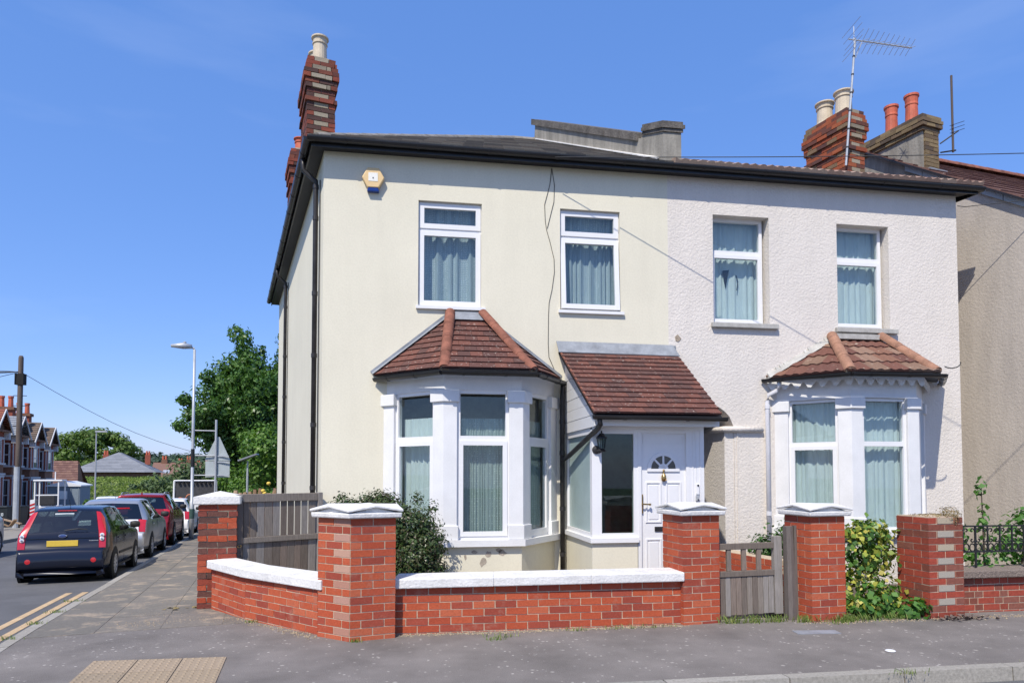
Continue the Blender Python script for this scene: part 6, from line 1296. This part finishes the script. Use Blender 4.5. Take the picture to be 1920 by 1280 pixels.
b.build('hills', mat('far_hill', (.04, .065, .04), .95, .3, .02, .2), None, smooth=True, kind='structure')
v_ = []
for _ in range(900):
    s_, l_ = random.uniform(360, 680), random.uniform(-330, 60); z = np.interp(s_, [330, 520, 640, 760], [-3, 9, 15, 12]) * .9; r = random.uniform(3.5, 6.5); v_.append((st(s_, l_, z + 1.5), (r, r, r * .8), 34))
leaves('far_wood', v_, 2.6, M['hilltree'], None, aspect=.8, kind='stuff')
# ------------------------------------------------------------------ trees
M['cherry'] = leaf_mat('cherry_leaf', [(.028, .072, .016), (.052, .12, .026), (.085, .17, .036), (.13, .23, .055)], .38, .25)
M['lime'] = leaf_mat('bright_leaf', [(.035, .085, .012), (.07, .15, .022), (.115, .215, .035), (.17, .27, .06)], .45, .3)
M['ash'] = leaf_mat('round_tree_leaf', [(.05, .095, .02), (.09, .155, .03), (.15, .22, .05)], .55, .25)
M['scrub'] = leaf_mat('scrub_leaf', [(.05, .085, .035), (.085, .135, .055), (.14, .19, .085)], .6, .2)
def tree(name, label, base, limbs, clumps, size, m, cat='tree', r=.14, **k):
    t = thing(name, label, cat, base); base = V(base); b = MB()
    top = max(c[0][2] for c in clumps); b.tube([base, base + V((.05, 0, top * .3)), base + V((0, 0, top * .6))], [r, r * .75, r * .4], 8)
    for a, c in limbs: p, q = base + V(a), base + V(c); b.tube([p, p.lerp(q, .5) + V((0, 0, .1 * (q - p).length)), q], [r * .45, r * .3, r * .1], 6)
    b.build('trunk', M['bark'], t, smooth=True); leaves('crown', [((base.x + c[0], base.y + c[1], base.z + c[2]), rr, n) for c, rr, n in clumps], size, M[m], t, **k); return t
cb_ = st(34.2, .7, fall(34) - .3); rnd_ = random.Random(5); cl = []; lb = []
for k in range(62):                                              # upright arching branches of the cherry
    a = rnd_.uniform(0, 6.28); R_ = rnd_.uniform(.6, 3.5); h0 = rnd_.uniform(2.6, 5.6); d = V((math.cos(a), math.sin(a), 0)); tip = d * R_ + V((0, 0, h0 + rnd_.uniform(1.2, 4.2) * (1 - R_ / 5.5)))
    st0 = V((0, 0, h0 * .55)); lb.append((st0, tip))
    for u in np.linspace(.35, 1.0, 6): p = st0.lerp(tip, u); q = .70 - .38 * u; cl.append(((p.x, p.y, p.z + .1 * rnd_.uniform(-1, 1)), (q, q, q * .9), 200))
for k in range(46):
    a, e = rnd_.uniform(0, 6.28), math.asin(rnd_.uniform(-.6, 1)); q = rnd_.uniform(.5, .98); cl.append(((-.5 + 2.2 * q * math.cos(a) * math.cos(e), 2.2 * q * math.sin(a) * math.cos(e), 6.1 + 2.1 * q * math.sin(e)), (.55, .55, .5), 180))
for k in range(80):
    a, e = rnd_.uniform(0, 6.28), math.asin(rnd_.uniform(-.75, 1)); q = rnd_.uniform(.35, .92); cl.append(((2.9 * q * math.cos(a) * math.cos(e), 2.9 * q * math.sin(a) * math.cos(e), 5.3 + 2.9 * q * math.sin(e)), (.85, .85, .7), 260))
for k in range(9): x = rnd_.uniform(-2.4, 2.4); p = V((x, rnd_.uniform(-2, 2), 0)); lb.append(((0, 0, 4), (p.x * .6, p.y * .6, 7.6))); [cl.append(((p.x * .6 * u, p.y * .6 * u, 5.4 + 4.1 * u * rnd_.uniform(.7, 1.05)), (.33, .33, .4), 130)) for u in (.5, .75, 1)]
tree('cherry_tree', 'tall dark green cherry tree with upright branches behind the cream house', cb_, lb, cl, .19, 'cherry', r=.2, up=.1, jit=.7, aspect=.5)
def bush(name, label, s_, l_, w_, d_, h, n, size, m, seed, cat='bush', n2=14, **k):
    rr = random.Random(seed); cl = []
    for _ in range(n2):
        x, y, z = rr.uniform(-w_, w_), rr.uniform(-d_, d_), rr.uniform(.12, .8) * h; q = rr.uniform(.28, .42) * min(w_, h) ; cl.append(((x * (1.1 - .5 * z / h), y, z), (q, q, q * .8), n // n2))
    return tree(name, label, st(s_, l_, fall(s_)), [((0, 0, .2), (w_ * .5, 0, h * .6)), ((0, 0, .2), (-w_ * .5, 0, h * .6))], cl, size, m, cat, .06, **k)
bush('leafy_bush', 'bright green leafy bush below the cherry tree beside the side wall', 26.5, 1.4, 2.0, 1.2, 4.3, 9000, .16, 'lime', 3, n2=26)
bush('leafy_bush', 'green bush behind the road sign at the pavement edge', 29.5, .3, 1.3, 1.0, 3.0, 5200, .15, 'lime', 4, n2=18)
bush('low_bush', 'low green bush behind the white capped old pier', 22.5, .35, 1.0, .6, 1.9, 3600, .11, 'lime', 6, n2=14)
bush('rose_bush', 'green bush with yellow roses beside the brick planter', 20.6, 1.35, .7, .5, 1.75, 2600, .09, 'privet', 7, n2=12)
ro = MB(); ry_ = random.Random(9)
for k in range(7): c = st(20.2, 1.05 + ry_.uniform(-.6, .5), fall(20) + ry_.uniform(1.25, 1.8)); ro.lathe([(.01, -.05), (.055, -.02), (.06, .02), (.03, .05)], c, 8)
tag(ro.build('yellow_roses', mat('yellow_rose', (.75, .55, .10), .6), None, smooth=True), 'yellow rose blooms on the bush beside the planter', 'flowers')
bush('dark_shrub', 'dark leafy shrub against the back of the side wall', 24.5, 2.6, 1.4, .8, 3.4, 4200, .15, 'cherry', 8, n2=16)
bush('roadside_scrub', 'grey green scrub bushes at the foot of the grass bank', 66, -4.6, 3.0, 1.5, 3.6, 6000, .3, 'scrub', 10, n2=24)
bush('roadside_scrub', 'tall green scrub by the road end before the wooded hill', 52, -2.2, 2.6, 2.0, 4.4, 6500, .26, 'scrub', 11, n2=22)
bush('roadside_scrub', 'bright scrub between the tipper truck and the cherry tree', 43, -.4, 1.6, 2.0, 4.0, 5200, .22, 'lime', 12, n2=20)
bush('roadside_scrub', 'small bright bush beside the far white estate car', 52, -9.3, .8, .7, 1.6, 1500, .16, 'lime', 13, n2=8)
bush('roadside_scrub', 'dark bushes between the garage and the grass bank', 82, -18.2, 2.2, 1.5, 3.8, 5200, .3, 'cherry', 14, n2=18)
bush('roadside_scrub', 'grey green bush in front of the hipped roof', 86, -10.2, 1.8, 1.4, 3.0, 3600, .32, 'scrub', 17, n2=14)
rr = random.Random(21); cl = []
for _ in range(60):
    a, e = rr.uniform(0, 6.28), rr.uniform(-.3, 1.5); q = rr.uniform(.75, 1.0); cl.append(((6.9 * q * math.cos(a) * math.cos(e), 5.4 * q * math.sin(a) * math.cos(e), 7.0 + 4.7 * q * math.sin(e)), (1.5, 1.5, 1.1), 200))
tree('round_tree', 'big round green tree behind the far street lamp and garage', st(136, -24.6, -3), [((0, 0, 3), (3, 0, 7)), ((0, 0, 3), (-3, 0, 7)), ((0, 0, 3), (0, 1, 9))], cl, .6, 'ash', r=.4)
cl = [((x * 1.0, 0, 2.0 + 1.4 * abs(math.sin(x))), (1.8, 1.6, 1.6), 500) for x in np.arange(-6, 6.1, 1.5)]
tree('tree_belt', 'dark belt of trees to the left behind the garage roof', st(88, -25.5, -2), [], cl, .42, 'scrub', r=.2)
# brick planter, log edging behind the old pier
pb = thing('brick_planter', 'low orange brick planter seen above the side gate', 'planter', sp_(19.8, .95)); c = sp_(19.6, .55)
for i in range(8):
    for j in range(5): piece('brick', unit_box(.215, .1, .065, M['brickorange'], 'brick', .002), pb, Matrix.Translation(c + V((.1125 + j * .225 - (.11 if i % 2 else 0), 0, .8 + .075 * i))))
MB().box(c.x - .05, c.x + 1.1, c.y + .03, c.y + .4, c.z, c.z + 1.38).build('planter_core', M['mortarold'], pb)
lg = thing('log_edging', 'row of split log stumps beside the solar lamp', 'log edging', sp_(20.5, -.05)); c = sp_(20.5, -.25)
for i in range(9): MB().lathe([(.085, 0), (.08, 1.25 + random.uniform(-.1, .25)), (.05, 1.5 + random.uniform(-.1, .12))], c + V((i * .13, random.uniform(-.05, .05), 0)), 7).build('log', M['timber'], lg)
